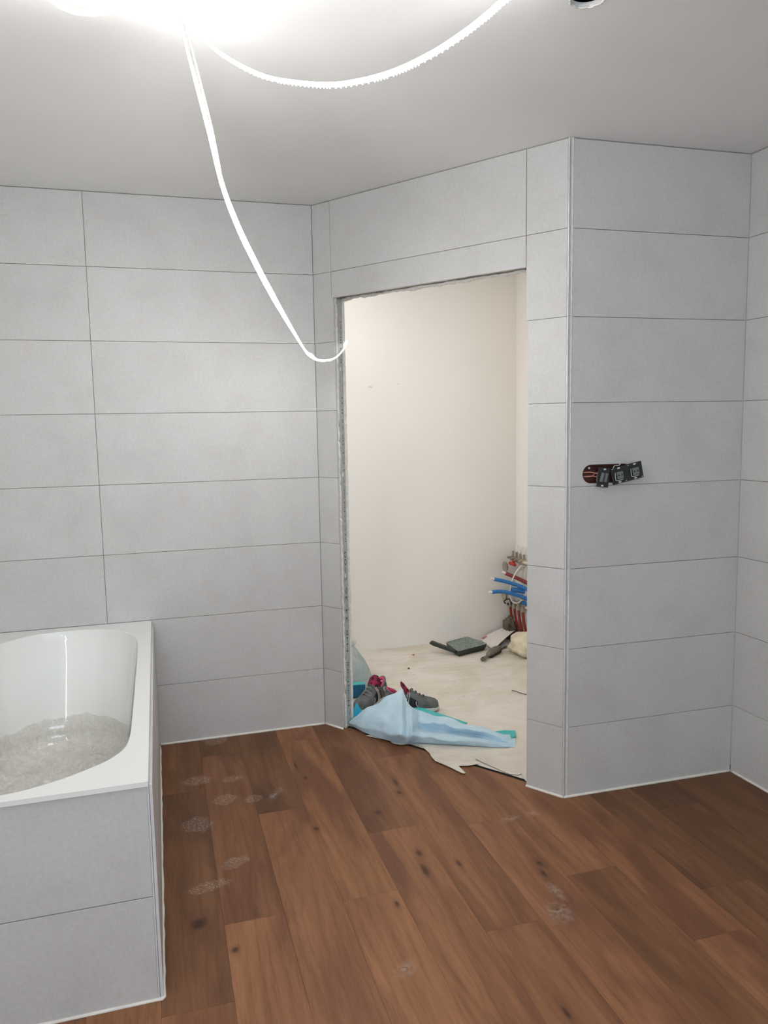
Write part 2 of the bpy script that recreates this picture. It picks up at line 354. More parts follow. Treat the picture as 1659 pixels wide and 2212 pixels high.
# wall niche to the right of the doorway
def stadium(x0, x1, z, r, n=12):
    L = [(x0 + r * math.cos(PI / 2 + PI * i / n), z + r * math.sin(PI / 2 + PI * i / n)) for i in range(n + 1)]
    L += [(x1 + r * math.cos(-PI / 2 + PI * i / n), z + r * math.sin(-PI / 2 + PI * i / n)) for i in range(n + 1)]
    return L
ST = stadium(0.099, 0.235, 1.2290, 0.0345)
d_, a_ = wall_empty_matrix(C0, C1)
bm = bmesh.new(); holed(bm, [(-0.0, -0.05), (LC + 0.0, -0.05), (LC + 0.0, H), (-0.0, H)], [ST], 0.009, 0.055)
wc = struct(link('wall_right_back', bm, GROUT, loc=(C0.x, C0.y, 0), rot=(0, 0, a_)))
for i, (z0, z1) in enumerate(ROWS):
    u0, u1 = 0.0048, LC - 0.0010
    if z0 < 1.229 < z1: poly_tile(wc, [(u0, z0), (u1, z0), (u1, z1), (u0, z1)], [ST])
    else: tile(wc, u0, u1, z0, z1)
bead(wc, 0.0, LC)
bm = boxes(((0, 0.055, -0.05), (LC + 0.08, 0.07, H)))
link('backing_panel', bm, BOARD, wc)
# slim metal corner trim where the two tiled faces meet
bm = bmesh.new(); tube(bm, [(C0.x - 0.0012, C0.y - 0.0008, 0.004), (C0.x - 0.0012, C0.y - 0.0008, H - 0.002)], 0.0031, 10)
struct(link('trim_1', bm, TRIM, smooth=False))
# right hand wall
wd = core_wall('wall_right', C1, C2, [(-0.0, LD + 0.1, -0.05, H, 0.08)], GROUT)
for (z0, z1) in ROWS:
    tile(wd, 0.0010, 0.9068, z0, z1); tile(wd, 0.9092, 1.9068, z0, z1)
bead(wd, 0.0, 1.9)
# left wall and the wall behind the camera (with the window that lights the room)
wl = core_wall('wall_left', Vector((-1.53, -5.02)), Vector((-1.53, 0.0)), [(-0.1, 5.12, -0.05, H, 0.1)], PLASTER, 0.0)
WX0, WX1, WZ0, WZ1 = 0.36, 1.72, 0.88, 2.18            # measured along the front wall from its right end
wf_p0 = Vector((1.5688, -5.02)); wf_p1 = Vector((-1.53, -5.02))
LW = (wf_p1 - wf_p0).length
u0, u1 = 1.5688 + 0.12, 1.5688 + 1.48
wf = core_wall('wall_front', wf_p0, wf_p1, [(-0.1, u0, -0.05, H, 0.2), (u1, LW + 0.1, -0.05, H, 0.2), (u0, u1, -0.05, WZ0, 0.2), (u0, u1, WZ1, H, 0.2)], PLASTER, 0.0)
win = struct(empty('window_1', (-0.80, -5.10, WZ0)))
fr = boxes(((-0.68, -0.02, 0), (0.68, 0.03, 0.06)), ((-0.68, -0.02, 1.24), (0.68, 0.03, 1.30)), ((-0.68, -0.02, 0.06), (-0.62, 0.03, 1.24)), ((0.62, -0.02, 0.06), (0.68, 0.03, 1.24)))
link('window_frame', fr, TRIM, win)
gk = NT('window_glass'); gk.set(Base_Color=(1, 1, 1, 1), Roughness=0.0); gk.b.inputs['Transmission Weight'].default_value = 1.0
link('pane', boxes(((-0.62, -0.003, 0.06), (0.62, 0.003, 1.24))), gk.m, win)

# ceiling with one cut-out for a downlight
HX, HY, HR = 0.298, -1.797, 0.040
bm = bmesh.new()
circ = [(HX + HR * (1 + 0.02 * math.sin(7 * a)) * math.cos(a), -(HY + HR * math.sin(a))) for a in [2 * PI * i / 32 for i in range(32)]]
holed(bm, [(-1.63, 5.15), (1.75, 5.15), (1.75, -1.30), (-1.63, -1.30)], [circ], 0.0, 0.0125)
for v in bm.verts: v.co = Vector((v.co.x, -v.co.z, v.co.y))
bmesh.ops.recalc_face_normals(bm, faces=list(bm.faces))
ceil = struct(link('ceiling', bm, CEIL, loc=(0, 0, H)))
bm = bmesh.new(); tube(bm, [(HX + (HR + 0.001) * math.cos(a) * (1 + 0.03 * math.sin(9 * a)), HY + (HR + 0.001) * math.sin(a) * (1 + 0.03 * math.sin(9 * a)), 0.001 + 0.001 * math.sin(13 * a)) for a in [2 * PI * i / 48 for i in range(49)]], 0.0028, 6, caps=False)
link('torn_edge', bm, BOARD, ceil, smooth=True)
link('ceiling_void', boxes(((-1.63, -5.15, 0.20), (1.75, 1.30, 0.22)), ((-1.63, -5.15, 0.0126), (-1.62, 1.30, 0.2)), ((1.74, -5.15, 0.0126), (1.75, 1.30, 0.2)), ((-1.62, -5.15, 0.0126), (1.74, -5.14, 0.2)), ((-1.62, 1.29, 0.0126), (1.74, 1.30, 0.2))), DARKGAP, ceil)

# floor of brown oak planks
fl = struct(link('floor', boxes(((-1.55, -5.05, -0.06), (1.62, 0.0, -0.004))), DARKGAP))
PW = 0.1755; X0 = -0.5935
JOINTS = {-1: (-0.505, -1.68), 0: (-0.192, -1.372), 1: (-0.766, -1.985), 2: (-0.15, -1.368), 3: (-1.023, -2.24), 4: (-0.449, -1.63), 5: (-1.078, -2.29), 6: (-1.464, -2.68), 7: (-0.62, -1.84), 8: (-1.652, -2.87), 9: (-1.20, -2.4)}
LIGHT = {(-1, 1): .70, (-1, 0): .88, (0, 0): .66, (0, 1): .80, (0, 2): 1.12, (1, 0): .66, (1, 1): 1.0, (1, 2): 1.05, (2, 1): 1.04, (2, 2): 1.18, (3, 0): .82, (3, 1): 1.03, (4, 1): .98, (4, 2): .93, (4, 0): .9, (5, 0): .92, (5, 1): 1.06, (6, 0): 1.02, (6, 1): .84, (7, 1): .95, (8, 0): .66, (8, 1): .70, (9, 0): .50, (9, 1): .62, (10, 0): .62, (10, 1): .66, (10, 2): .7, (11, 0): .7, (11, 1): .7}  # plank's own tone; right-hand planks also carry the corner's shade in their colour
def clip_top(x):
    """y where the planks stop in the depth of the room"""
    if x < 0: return -0.004
    if x < 0.7059: return -x / 0.7059 * 1.0099 + 0.055
    return -1.0162
for k in range(-6, 14):
    xa, xb = X0 + (k - 1) * PW + 0.1755, X0 + k * PW + 0.1755
    xa += 0.00015; xb -= 0.00015
    xb = min(xb, 1.56); xa = max(xa, -1.53)
    if xb - xa < 0.01: continue
    js = list(JOINTS.get(k, ()))
    if not js:
        js = [-0.4 - 0.31 * ((k * 7) % 4)]; js.append(js[0] - 1.22)
    while js[-1] - 1.22 > -5.0: js.append(js[-1] - 1.22)
    js = [0.05] + js + [-5.0]
    for i in range(len(js) - 1):
        yt, yb = js[i] - 0.00015, js[i + 1] + 0.00015
        ta, tb = min(yt, clip_top(xa)), min(yt, clip_top(xb))
        if max(ta, tb) <= yb + 0.02: continue
        ta = max(ta, yb + 0.001); tb = max(tb, yb + 0.001)
        bm = bmesh.new(); t = 0.0
        poly = [(xa, yb), (xb, yb), (xb, tb)]
        if xa < 0 < xb and yt > 0: poly.append((0, -0.004))
        if xa < 0.7059 < xb: poly.append((0.7059, min(yt, clip_top(0.7059))))
        poly.append((xa, ta))
        bot = [bm.verts.new((x - xa, y - yb, -0.0039)) for x, y in poly]
        mid = [bm.verts.new((x - xa, y - yb, -0.0005)) for x, y in poly]
        cx_, cy_ = sum(p[0] for p in poly) / len(poly), sum(p[1] for p in poly) / len(poly)
        top = []
        for x, y in poly:
            top.append(bm.verts.new((x - xa + (0.0002 if x < cx_ else -0.0002), y - yb + (0.0002 if y < cy_ else -0.0002), 0.0)))
        n = len(poly)
        bm.faces.new(top); bm.faces.new(list(reversed(bot)))
        for j in range(n):
            bm.faces.new((bot[j], bot[(j + 1) % n], mid[(j + 1) % n], mid[j])); bm.faces.new((mid[j], mid[(j + 1) % n], top[(j + 1) % n], top[j]))
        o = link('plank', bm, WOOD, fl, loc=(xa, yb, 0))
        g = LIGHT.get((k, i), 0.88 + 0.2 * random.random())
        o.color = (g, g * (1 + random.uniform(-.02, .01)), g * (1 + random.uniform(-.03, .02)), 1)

# small room behind the doorway
XR, YF = 1.54, 1.085
struct(link('wall_far', boxes(((-1.63, YF, -0.05), (XR + 0.1, YF + 0.1, H))), PLASTER))
struct(link('wall_far_right', boxes(((XR, -0.94, -0.05), (XR + 0.1, YF, H))), PLASTER))
struct(link('wall_far_left', boxes(((-0.75, 0.10, -0.05), (-0.65, YF, H))), PLASTER))
bm = bmesh.new()
NX, NY = 46, 44
g = {}
for i in range(NX + 1):
    for j in range(NY + 1):
        x = -0.65 + (XR + 0.65) * i / NX; y = -0.90 + (YF + 0.90) * j / NY
        g[i, j] = bm.verts.new((x, y, 0.0022 + 0.0016 * noise.noise((x * 6, y * 9, 0.3))))
def inside(x, y):
    # behind the tiled faces: behind the back wall, the diagonal wall's middle, the niche wall
    if x < -0.0: return y > 0.03
    if x < 0.7059 + 0.02: return y > -x / 0.7059 * 1.0099 + 0.075
    return y > -0.94
for i in range(NX):
    for j in range(NY):
        if g[i, j].co.y > -0.94: bm.faces.new((g[i, j], g[i + 1, j], g[i + 1, j + 1], g[i, j + 1]))
nb = Vector((0.8196, 0.5729, 0))
bmesh.ops.bisect_plane(bm, geom=list(bm.verts) + list(bm.edges) + list(bm.faces), plane_co=nb * 0.045, plane_no=nb, clear_inner=True)
bmesh.ops.delete(bm, geom=[v for v in bm.verts if not v.link_faces], context='VERTS')
fb = link('screed_sheet', bm, FLEECE, smooth=True)
fb2 = struct(link('floor', boxes(((-0.75, -0.95, -0.06), (XR, YF, -0.0045))), GROUT)); fb.parent = fb2

# ------------------------------------------------------------------ raw door opening: board edges, steel stud, lintel (parts of the diagonal wall)
def ragged(parent, name, mat, t0, t1, y0, y1, z0, z1, axis='v', amp=0.0018, side=1, n=None):
    """bar whose edge facing the opening is broken; axis 'v' vertical bar (edge at t1), 'h' horizontal bar (edge at z0)"""
    L = (z1 - z0) if axis == 'v' else (t1 - t0)
    n = n or int(L / 0.012); bm = bmesh.new(); R = []
    jag = 0.0
    for i in range(n + 1):
        jag = 0.6 * jag + random.uniform(-amp, amp)
        if random.random() < 0.06: jag -= amp * 2.2
        if axis == 'v':
            z = z0 + L * i / n
            R.append([bm.verts.new(p) for p in ((t0, y0, z), (t1 + jag * side, y0, z), (t1 + jag * side + random.uniform(-amp, amp) * .5, y1, z), (t0, y1, z))])
        else:
            t = t0 + L * i / n
            R.append([bm.verts.new(p) for p in ((t, y0, z1), (t, y0, z0 + jag), (t, y1, z0 + jag + random.uniform(-amp, amp) * .5), (t, y1, z1))])
    for i in range(n):
        for j in range(4):
            bm.faces.new((R[i][j], R[i][(j + 1) % 4], R[i + 1][(j + 1) % 4], R[i + 1][j]))
    bm.faces.new(R[0]); bm.faces.new(list(reversed(R[-1])))
    bmesh.ops.recalc_face_normals(bm, faces=list(bm.faces))
    return link(name, bm, mat, parent)
ragged(wb, 'plasterboard_edge', BOARD, TO - 0.0118, TO + 0.0005, 0.0135, 0.0255, 0.001, TZ + 0.004, side=1)
ragged(wb, 'plasterboard_edge', BOARD, TO - 0.0118, TO + 0.0010, 0.0605, 0.0735, 0.03, TZ + 0.0, side=1, amp=0.0012)
ragged(wb, 'plasterboard_edge', BOARD, TC + 0.0138, TC + 0.005, 0.0135, 0.0255, 0.001, TZ + 0.004, side=-1, amp=0.002)
ragged(wb, 'plasterboard_edge', BOARD, TC + 0.0138, TC + 0.005, 0.0605, 0.0735, 0.02, TZ + 0.0, side=-1, amp=0.002)
link('dark_joint', boxes(((TO - 0.0118, 0.0092, 0.002), (TO - 0.004, 0.0133, TZ))), DARKGAP, wb)
link('dark_joint', boxes(((TC + 0.0105, 0.0092, 0.002), (TC + 0.0138, 0.0133, TZ))), DARKGAP, wb)
link('dark_joint', boxes(((TO, 0.0092, TZ + 0.006), (TC, 0.0133, TZ + 0.0119))), DARKGAP, wb)
ragged(wb, 'plasterboard_edge', BOARD, TO, TC, 0.0137, 0.0210, TZ + 0.0015, TZ + 0.0119, axis='h', amp=0.0006)
ragged(wb, 'lintel_profile', LINTEL, TO, TC, 0.0225, 0.0560, TZ + 0.004, TZ + 0.0119, axis='h', amp=0.0015)
ragged(wb, 'plasterboard_edge', BOARD, TO, TC, 0.0600, 0.0735, TZ - 0.004, TZ + 0.0119, axis='h', amp=0.0022)
# U stud: web towards the opening, two flanges into the wall
stud = link('metal_stud', boxes(((TO - 0.0040, 0.0275, 0.025), (TO - 0.0030, 0.0590, TZ + 0.002)), ((TO - 0.0118, 0.0275, 0.025), (TO - 0.0040, 0.0283, TZ + 0.002)), ((TO - 0.0118, 0.0582, 0.025), (TO - 0.0040, 0.0590, TZ + 0.002))), ZINC, wb)
link('metal_stud', boxes(((TC + 0.0070, 0.0275, 0.025), (TC + 0.0080, 0.0590, TZ + 0.002))), ZINC, wb)
link('dark_joint', boxes(((TO - 0.0118, 0.0260, 0.002), (TO - 0.0070, 0.0274, TZ)), ((TO - 0.0118, 0.0591, 0.002), (TO - 0.0070, 0.0604, TZ))), DARKGAP, wb)
def stamp(text, za, zb, size, yc):
    cu = bpy.data.curves.new('txt', 'FONT'); cu.body = text; cu.size = size; cu.extrude = 0.0
    ob = bpy.data.objects.new('txt', cu); COL.objects.link(ob)
    bpy.context.view_layer.update()
    me = bpy.data.meshes.new_from_object(ob.evaluated_get(bpy.context.evaluated_depsgraph_get()))
    bpy.data.objects.remove(ob)
    xs = [v.co.x for v in me.vertices]; ys = [v.co.y for v in me.vertices]
    sx = (zb - za) / (max(xs) - min(xs)); x0 = min(xs); ym = (max(ys) + min(ys)) / 2
    for v in me.vertices: v.co = Vector((0.0, -(v.co.y - ym), (v.co.x - x0) * sx))
    me.materials.append(INK)
    o = bpy.data.objects.new('stamped_print', me); COL.objects.link(o); o.parent = stud
    o.location = (TO - 0.0030 + 0.0003, yc, za)
stamp('MONTONI', 0.100, 0.314, 0.017, 0.0445)
stamp('C', 0.058, 0.078, 0.013, 0.0500)
stamp('M48', 0.365, 0.469, 0.017, 0.0445)
stamp('34-36', 0.504, 0.672, 0.017, 0.0445)
stamp('2>00', 0.701, 0.842, 0.018, 0.0435)
stamp('IN C O EN OC C', 0.887, 1.185, 0.010, 0.0470)
stamp('I CT 0S 75 INT', 1.215, 1.560, 0.010, 0.0480)
stamp('IN I IIIVO', 1.70, 1.885, 0.010, 0.0480)
for zc_, rr in ((1.673, 0.0075), (1.198, 0.0075), (0.727, 0.0085), (0.545, 0.004)):
    bm = bmesh.new(); prism(bm, [(0.0003 * 0 + rr * 0.55 * math.cos(a), rr * 1.25 * math.sin(a)) for a in [2 * PI * i / 20 for i in range(20)]], 0, 0.0006)
    for v in bm.verts: v.co = Vector((v.co.y, v.co.x, v.co.z))
    bmesh.ops.recalc_face_normals(bm, faces=list(bm.faces))
    link('lit_hole_disc', bm, BOARD, stud, loc=(TO - 0.0029, 0.041, zc_))  # pale disc; light showing through the hole is put into its colour

# ------------------------------------------------------------------ LED strips
ek = NT('led_glow'); ek.set(Base_Color=(1, 1, 1, 1), Emission_Color=(1.0, 0.985, 0.955, 1), Emission_Strength=LED_STRENGTH)
LEDM = ek.m
eb = NT('led_tape_lit_side'); eb.set(Base_Color=(1, 1, 1, 1), Emission_Color=(1.0, 0.985, 0.955, 1), Emission_Strength=LED_STRENGTH * 7.0)
LEDHOT = eb.m
ec = NT('led_tape_dim_side'); ec.set(Base_Color=(1, 1, 1, 1), Emission_Color=(1.0, 0.985, 0.955, 1), Emission_Strength=LED_STRENGTH * 0.12)
LEDDIM = ec.m
BACKT = simple('led_tape_back', S(120, 120, 116), 0.8)
st = tag(empty('led_strip', (-0.656, -1.656, H)), 'glowing LED strip drooping from the ceiling down to the doorway jamb', 'light strip')
base = Vector(st.location)
path = [(-0.656, -1.656, 2.393), (-0.627, -1.596, 2.373), (-0.61, -1.564, 2.332), (-0.593, -1.528, 2.28), (-0.55, -1.44, 2.159), (-0.514, -1.368, 2.05), (-0.473, -1.284, 1.98),
        (-0.426, -1.189, 1.922), (-0.336, -1.004, 1.831), (-0.187, -0.701, 1.704), (-0.14, -0.605, 1.684), (-0.085, -0.494, 1.676), (0.019, -0.282, 1.70), (0.099, -0.118, 1.749), (0.137, -0.044, 1.792)]
rad = [.0018, .0020, .0024, .0030, .0048, .0064, .0088, .0112, .0115, .0040, .0075, .0038, .0036, .0034, .0038]
sq = [1, 1, 1, 1, 1, 1, .8, .6, .6, .7, 1, .6, .8, .8, 1]
pp = [Vector(p) - base for p in path]
def lerp_list(L, n):
    out = []
    for i in range(n):
        f = i / (n - 1) * (len(L) - 1); a = min(int(f), len(L) - 2); out.append(L[a] + (L[a + 1] - L[a]) * (f - a))
    return out
sp = spline(pp, 6); bm = bmesh.new(); tube(bm, sp, lerp_list(rad, len(sp)), 8, squash=lerp_list(sq, len(sp)))
bmesh.ops.recalc_face_normals(bm, faces=list(bm.faces)); gs = link('glowing_sleeve', bm, LEDM, st, smooth=True); gs.data.materials.append(LEDHOT); gs.data.materials.append(LEDDIM)
for p in gs.data.polygons:
    if p.center.x > 0.66: p.material_index = 2
    elif p.center.x > 0.32: p.material_index = 2 if p.normal.z > 0.05 else 1          # the lower run of the tape shines downwards
# second edge of the twisted tape and its dull back in the upper part
cr = Vector((0.9585, -0.2845, 0.0))
up_pts = [Vector(p) - base for p in path[:6]]
offs = [.004, .0075, .0100, .0120, .0105, .002]
bm = bmesh.new(); tube(bm, spline([p + cr * o for p, o in zip(up_pts, offs)], 6), 0.0013, 6); link('glowing_edge', bm, LEDM, st, smooth=True)
bm = bmesh.new(); A = spline(up_pts, 6); B = spline([p + cr * o for p, o in zip(up_pts, offs)], 6)
fl_ = Vector((0.2808, 0.953, 0)) * 0.0016
va = [bm.verts.new(p + fl_) for p in A]; vb = [bm.verts.new(p + fl_) for p in B]
for i in range(len(va) - 1): bm.faces.new((va[i], vb[i], vb[i + 1], va[i + 1]))
r_ = bmesh.ops.solidify(bm, geom=list(bm.faces), thickness=0.0008)
link('tape_back', bm, BACKT, st)
# hooked end that goes round the far edge of the jamb and down behind it
bm = bmesh.new(); tube(bm, spline([Vector(p) - base for p in ((0.137, -0.044, 1.792), (0.142, -0.030, 1.800), (0.134, -0.021, 1.797), (0.118, -0.015, 1.785), (0.095, 0.01, 1.74))], 6), 0.0036, 8)
link('hooked_end', bm, LEDDIM, st, smooth=True)

st2 = tag(empty('led_strip', (-0.595, -1.454, H)), 'glowing LED strip sagging in a wide arc just under the ceiling', 'light strip')
base2 = Vector(st2.location)
arc = [(-0.86, -1.60, 2.372), (-0.80, -1.70, 2.34), (-0.70, -1.56, 2.375), (-0.63, -1.47, 2.386), (-0.595, -1.462, 2.38), (-0.555, -1.478, 2.352), (-0.515, -1.503, 2.312), (-0.455, -1.539, 2.267), (-0.395, -1.576, 2.237), (-0.297, -1.635, 2.212), (-0.229, -1.676, 2.209),
       (-0.154, -1.722, 2.219), (-0.08, -1.767, 2.245), (-0.018, -1.805, 2.278), (0.026, -1.831, 2.308), (0.06, -1.852, 2.335), (0.136, -1.898, 2.392)]
ra = [.005, .006, .005, .004, .0038, .0045, .005, .006, .0065, .0075, .0085, .0095, .0100, .0105, .0105, .0105, .0105]
sp = spline([Vector(p) - base2 for p in arc], 6); rr = lerp_list(ra, len(sp))
bm = bmesh.new(); tube(bm, sp, [r * 0.85 for r in rr], 8, squash=0.45); link('glowing_sleeve', bm, LEDM, st2, smooth=True)
bm = bmesh.new(); dist = 0; last = sp[0]
for i in range(24, len(sp)):
    seg = (sp[i] - sp[i - 1]); n = max(1, int(seg.length / 0.0075))
    for j in range(n):
        c = sp[i - 1] + seg * (j / n) + Vector((0, 0, -rr[i] * 0.92))
        bmesh.ops.create_icosphere(bm, subdivisions=1, radius=0.0017, matrix=Matrix.Translation(c))
o = link('led_bead', bm, LEDM, st2); o['kind'] = 'stuff'
st4 = tag(empty('led_strip', (-1.30, -1.95, H)), 'glowing LED strip running under the ceiling toward the window wall', 'light strip')
bm = bmesh.new(); tube(bm, spline([(0.50, 0.20, -0.03), (0.20, 0.02, -0.05), (-0.04, -0.35, -0.07), (-0.07, -1.0, -0.10), (-0.06, -1.7, -0.09), (0.03, -2.3, -0.03), (0.03, -2.5, -0.004)], 8), 0.006, 6)
link('glowing_sleeve', bm, LEDM, st4, smooth=True)
# coil of the same strip under the ceiling, beyond the top edge of the photograph
st3 = tag(empty('led_strip', (-0.78, -1.785, H)), 'coiled bundle of glowing LED strip hung close under the ceiling', 'light strip')
bm = bmesh.new(); pts = []
for i in range(130):
    a = 2 * PI * i / 26; r0 = 0.13 + 0.03 * math.sin(i * 0.31)
    pts.append((r0 * math.cos(a), 0.9 * r0 * math.sin(a), -0.085 + 0.020 * math.sin(i * 0.53)))
tube(bm, pts, 0.006, 6); link('glowing_sleeve', bm, LEDM, st3, smooth=True)
for p_ in ((0, 0.11), (-0.11, -0.02)):
    bm = bmesh.new(); tube(bm, [(p_[0], p_[1], -0.06), (p_[0], p_[1], 0.0)], 0.003, 8); link('hook', bm, ZINC, st3)

# ------------------------------------------------------------------ bathtub with its tiled panels
BX1, BX0, BY1, BY0, BZ = -0.7712, -1.5285, -0.003, -1.6275, 0.5788
tub = tag(empty('bathtub', ((BX0 + BX1) / 2, (BY0 + BY1) / 2, 0)), 'white built-in bathtub with tiled panels against the left rear walls', 'bathtub')
tb = Vector(tub.location)
half = [(-1.105, -.068), (-1.01, -.076), (-.953, -.099), (-.876, -.168), (-.838, -.248), (-.821, -.335), (-.817, -.6), (-.817, -.884), (-.818, -1.2), (-.821, -1.325), (-.833, -1.405), (-.870, -1.468), (-.926, -1.515), (-.976, -1.548), (-1.044, -1.578), (-1.105, -1.590)]
loop = [Vector((x, y, 0)) for x, y in half] + [Vector((-2.21 - x, y, 0)) for x, y in reversed(half[1:-1])]
cl = []
for i in range(len(loop)):
    p0, p1, p2, p3 = loop[i - 1], loop[i], loop[(i + 1) % len(loop)], loop[(i + 2) % len(loop)]
    for s in range(5):
        t = s / 5; cl.append(0.5 * ((2 * p1) + (-p0 + p2) * t + (2 * p0 - 5 * p1 + 4 * p2 - p3) * t * t + (-p0 + 3 * p1 - 3 * p2 + p3) * t ** 3))
cc = Vector((-1.105, -0.83, 0)); hx, hy = 0.288, 0.761
bm = bmesh.new()
def ring_at(ix, iy, z):
    return [bm.verts.new(((cc.x + (p.x - cc.x) * (1 - ix / hx)) - tb.x, (cc.y + (p.y - cc.y) * (1 - iy / hy)) - tb.y, z)) for p in cl]
prof = [(0.0, 0.0, BZ), (0.0012, 0.0012, BZ - 0.0008), (0.0028, 0.0028, BZ - 0.004), (0.0035, 0.004, BZ - 0.012)]
for k in range(1, 15): prof.append((0.0035 + 0.0036 * k, 0.004 + 0.0125 * k, BZ - 0.012 - 0.0245 * k))
bx_, by_, bz_ = prof[-1]
for k in range(1, 10):
    a = k / 9 * PI / 2; prof.append((bx_ + 0.09 * (1 - math.cos(a)), by_ + 0.10 * (1 - math.cos(a)), bz_ - 0.09 * math.sin(a)))
rings = [ring_at(*q) for q in prof]
n = len(cl)
for i in range(len(rings) - 1):
    for j in range(n): bm.faces.new((rings[i][j], rings[i][(j + 1) % n], rings[i + 1][(j + 1) % n], rings[i + 1][j]))
bm.faces.new(rings[-1])
smooth_faces = set(bm.faces)
oc = [(BX0, BY0), (BX1, BY0), (BX1, BY1), (BX0, BY1)]
ov = [bm.verts.new((x - tb.x, y - tb.y, BZ)) for x, y in oc]
es = [bm.edges.new((ov[i], ov[(i + 1) % 4])) for i in range(4)] + [bm.edges.get((rings[0][j], rings[0][(j + 1) % n])) for j in range(n)]
bmesh.ops.triangle_fill(bm, edges=es, use_beauty=True)
lv = [bm.verts.new((x - tb.x, y - tb.y, BZ - 0.0125)) for x, y in oc]
for i in range(4): bm.faces.new((ov[i], ov[(i + 1) % 4], lv[(i + 1) % 4], lv[i]))
bmesh.ops.recalc_face_normals(bm, faces=list(bm.faces))
me = bpy.data.meshes.new('basin'); bm.to_mesh(me); bm.free(); me.materials.append(ENAMEL)
for p in me.polygons:
    zs = [me.vertices[v].co.z for v in p.vertices]
    p.use_smooth = (min(zs) < BZ - 1e-4) and not (max(zs) - min(zs) > 0.0124 and len(zs) == 4 and abs(max(zs) - BZ) < 1e-5 and abs(min(zs) - (BZ - .0125)) < 1e-5)
if sum(p.normal.z for p in me.polygons if abs(p.center.z - BZ) < 1e-4) < 0:
    me.flip_normals()
basin = bpy.data.objects.new('basin', me); COL.objects.link(basin); basin.parent = tub
# drain at the bottom
bm = bmesh.new(); bmesh.ops.create_cone(bm, cap_ends=True, segments=24, radius1=0.035, radius2=0.03, depth=0.004); link('drain', bm, ZINC, tub, loc=(-1.105 - tb.x, -0.83 - tb.y, prof[-1][2] + 0.002))
def panel_tile(x0, x1, z0, z1, face, length_dir):
    bm = bmesh.new(); box(bm, (0, 0, 0), (x1 - x0, 0.0088, z1 - z0), ch=0.0007)
    if length_dir == 'x': return link('tile', bm, TILE, tub, loc=(x0 - tb.x, face - tb.y, z0))
    return link('tile', bm, TILE, tub, loc=(face - tb.x, x0 - tb.y, z0), rot=(0, 0, PI / 2))
FY, SX = -1.6175, -0.7625
for z0, z1 in ((0.007, 0.2758), (0.2782, BZ - 0.0145)):
    panel_tile(BX0 + 0.002, -0.7755, z0, z1, FY, 'x')
    panel_tile(FY + 0.012, -0.6512, z0, z1, SX, 'y'); panel_tile(-0.6488, -0.004, z0, z1, SX, 'y')
link('panel_frame', boxes(((BX0 + 0.003 - tb.x, FY + 0.009 - tb.y, 0.003), (SX - 0.009 - tb.x, FY + 0.020 - tb.y, BZ - 0.0135)), ((SX - 0.020 - tb.x, FY + 0.020 - tb.y, 0.003), (SX - 0.009 - tb.x, -0.004 - tb.y, BZ - 0.0135))), GROUT, tub)
bm = bmesh.new()
prism(bm, [(0, 0), (0.0040, 0), (0.0040, 0.5), (0, 0.5)], 0, 0.009)
for v in bm.verts: v.co.z *= (BZ - 0.016) / 0.5
box(bm, (0.0052, 0.0, 0.0), (0.0125, 0.0100, BZ - 0.016)); link('corner_trim', bm, TRIM, tub, loc=(-0.7752 - tb.x, FY + 0.0006 - tb.y, 0.002))
for nm, pts in (('sealant_bead', [(BX0 + 0.01, FY), (-0.90, FY), (-0.78, FY), (-0.766, FY - 0.001), (SX + 0.001, FY + 0.004), (SX + 0.0005, FY + 0.02)] + [(SX + random.uniform(-.001, .0022), FY + 0.02 + 1.58 * i / 40) for i in range(1, 41)]),):
    bm = bmesh.new(); tube(bm, [(x - tb.x, y - tb.y, 0.0025) for x, y in pts], 0.0052, 6); link(nm, bm, SEAL, tub, smooth=True)

# crumpled protective film lying in the tub
fk = NT('milky_film'); tc = fk.n('ShaderNodeTexCoord').outputs['Object']
nz = fk.noise(tc, 16.0, 5.0, 0.7, 0.6); nf = fk.noise(tc, 60.0, 4.0, 0.7, 0.5)
fk.set(Base_Color=fk.ramp(nz, [(0.3, S(212, 203, 194)), (0.7, S(238, 232, 225))]), Roughness=0.22, Alpha=fk.n('ShaderNodeMapRange', None, Value=nz, From_Min=0.3, From_Max=0.7, To_Min=0.22, To_Max=0.55).outputs[0])
fk.bump(fk.math('ADD', nz, fk.math('MULTIPLY', nf, 0.6)), 0.35, 0.012)
def film_sheet(name, xs, ys, hfun, mat, nx, ny):
    bm = bmesh.new(); G = {}
    for i in range(nx + 1):
        for j in range(ny + 1):
            u, v = i / nx, j / ny
            G[i, j] = bm.verts.new(hfun(u, v))
    for i in range(nx):
        for j in range(ny): bm.faces.new((G[i, j], G[i + 1, j], G[i + 1, j + 1], G[i, j + 1]))
    return bm
bm = bmesh.new(); FR = []
levels = [(prof[q][0] + 0.004, prof[q][1] + 0.004, prof[q][2]) for q in range(len(prof) - 12, len(prof))]
zb_ = prof[-1][2]
NS = 220
def cl_at(f):
    f = f % 1.0 * len(cl); i = int(f) % len(cl); t = f - int(f); return cl[i].lerp(cl[(i + 1) % len(cl)], t)
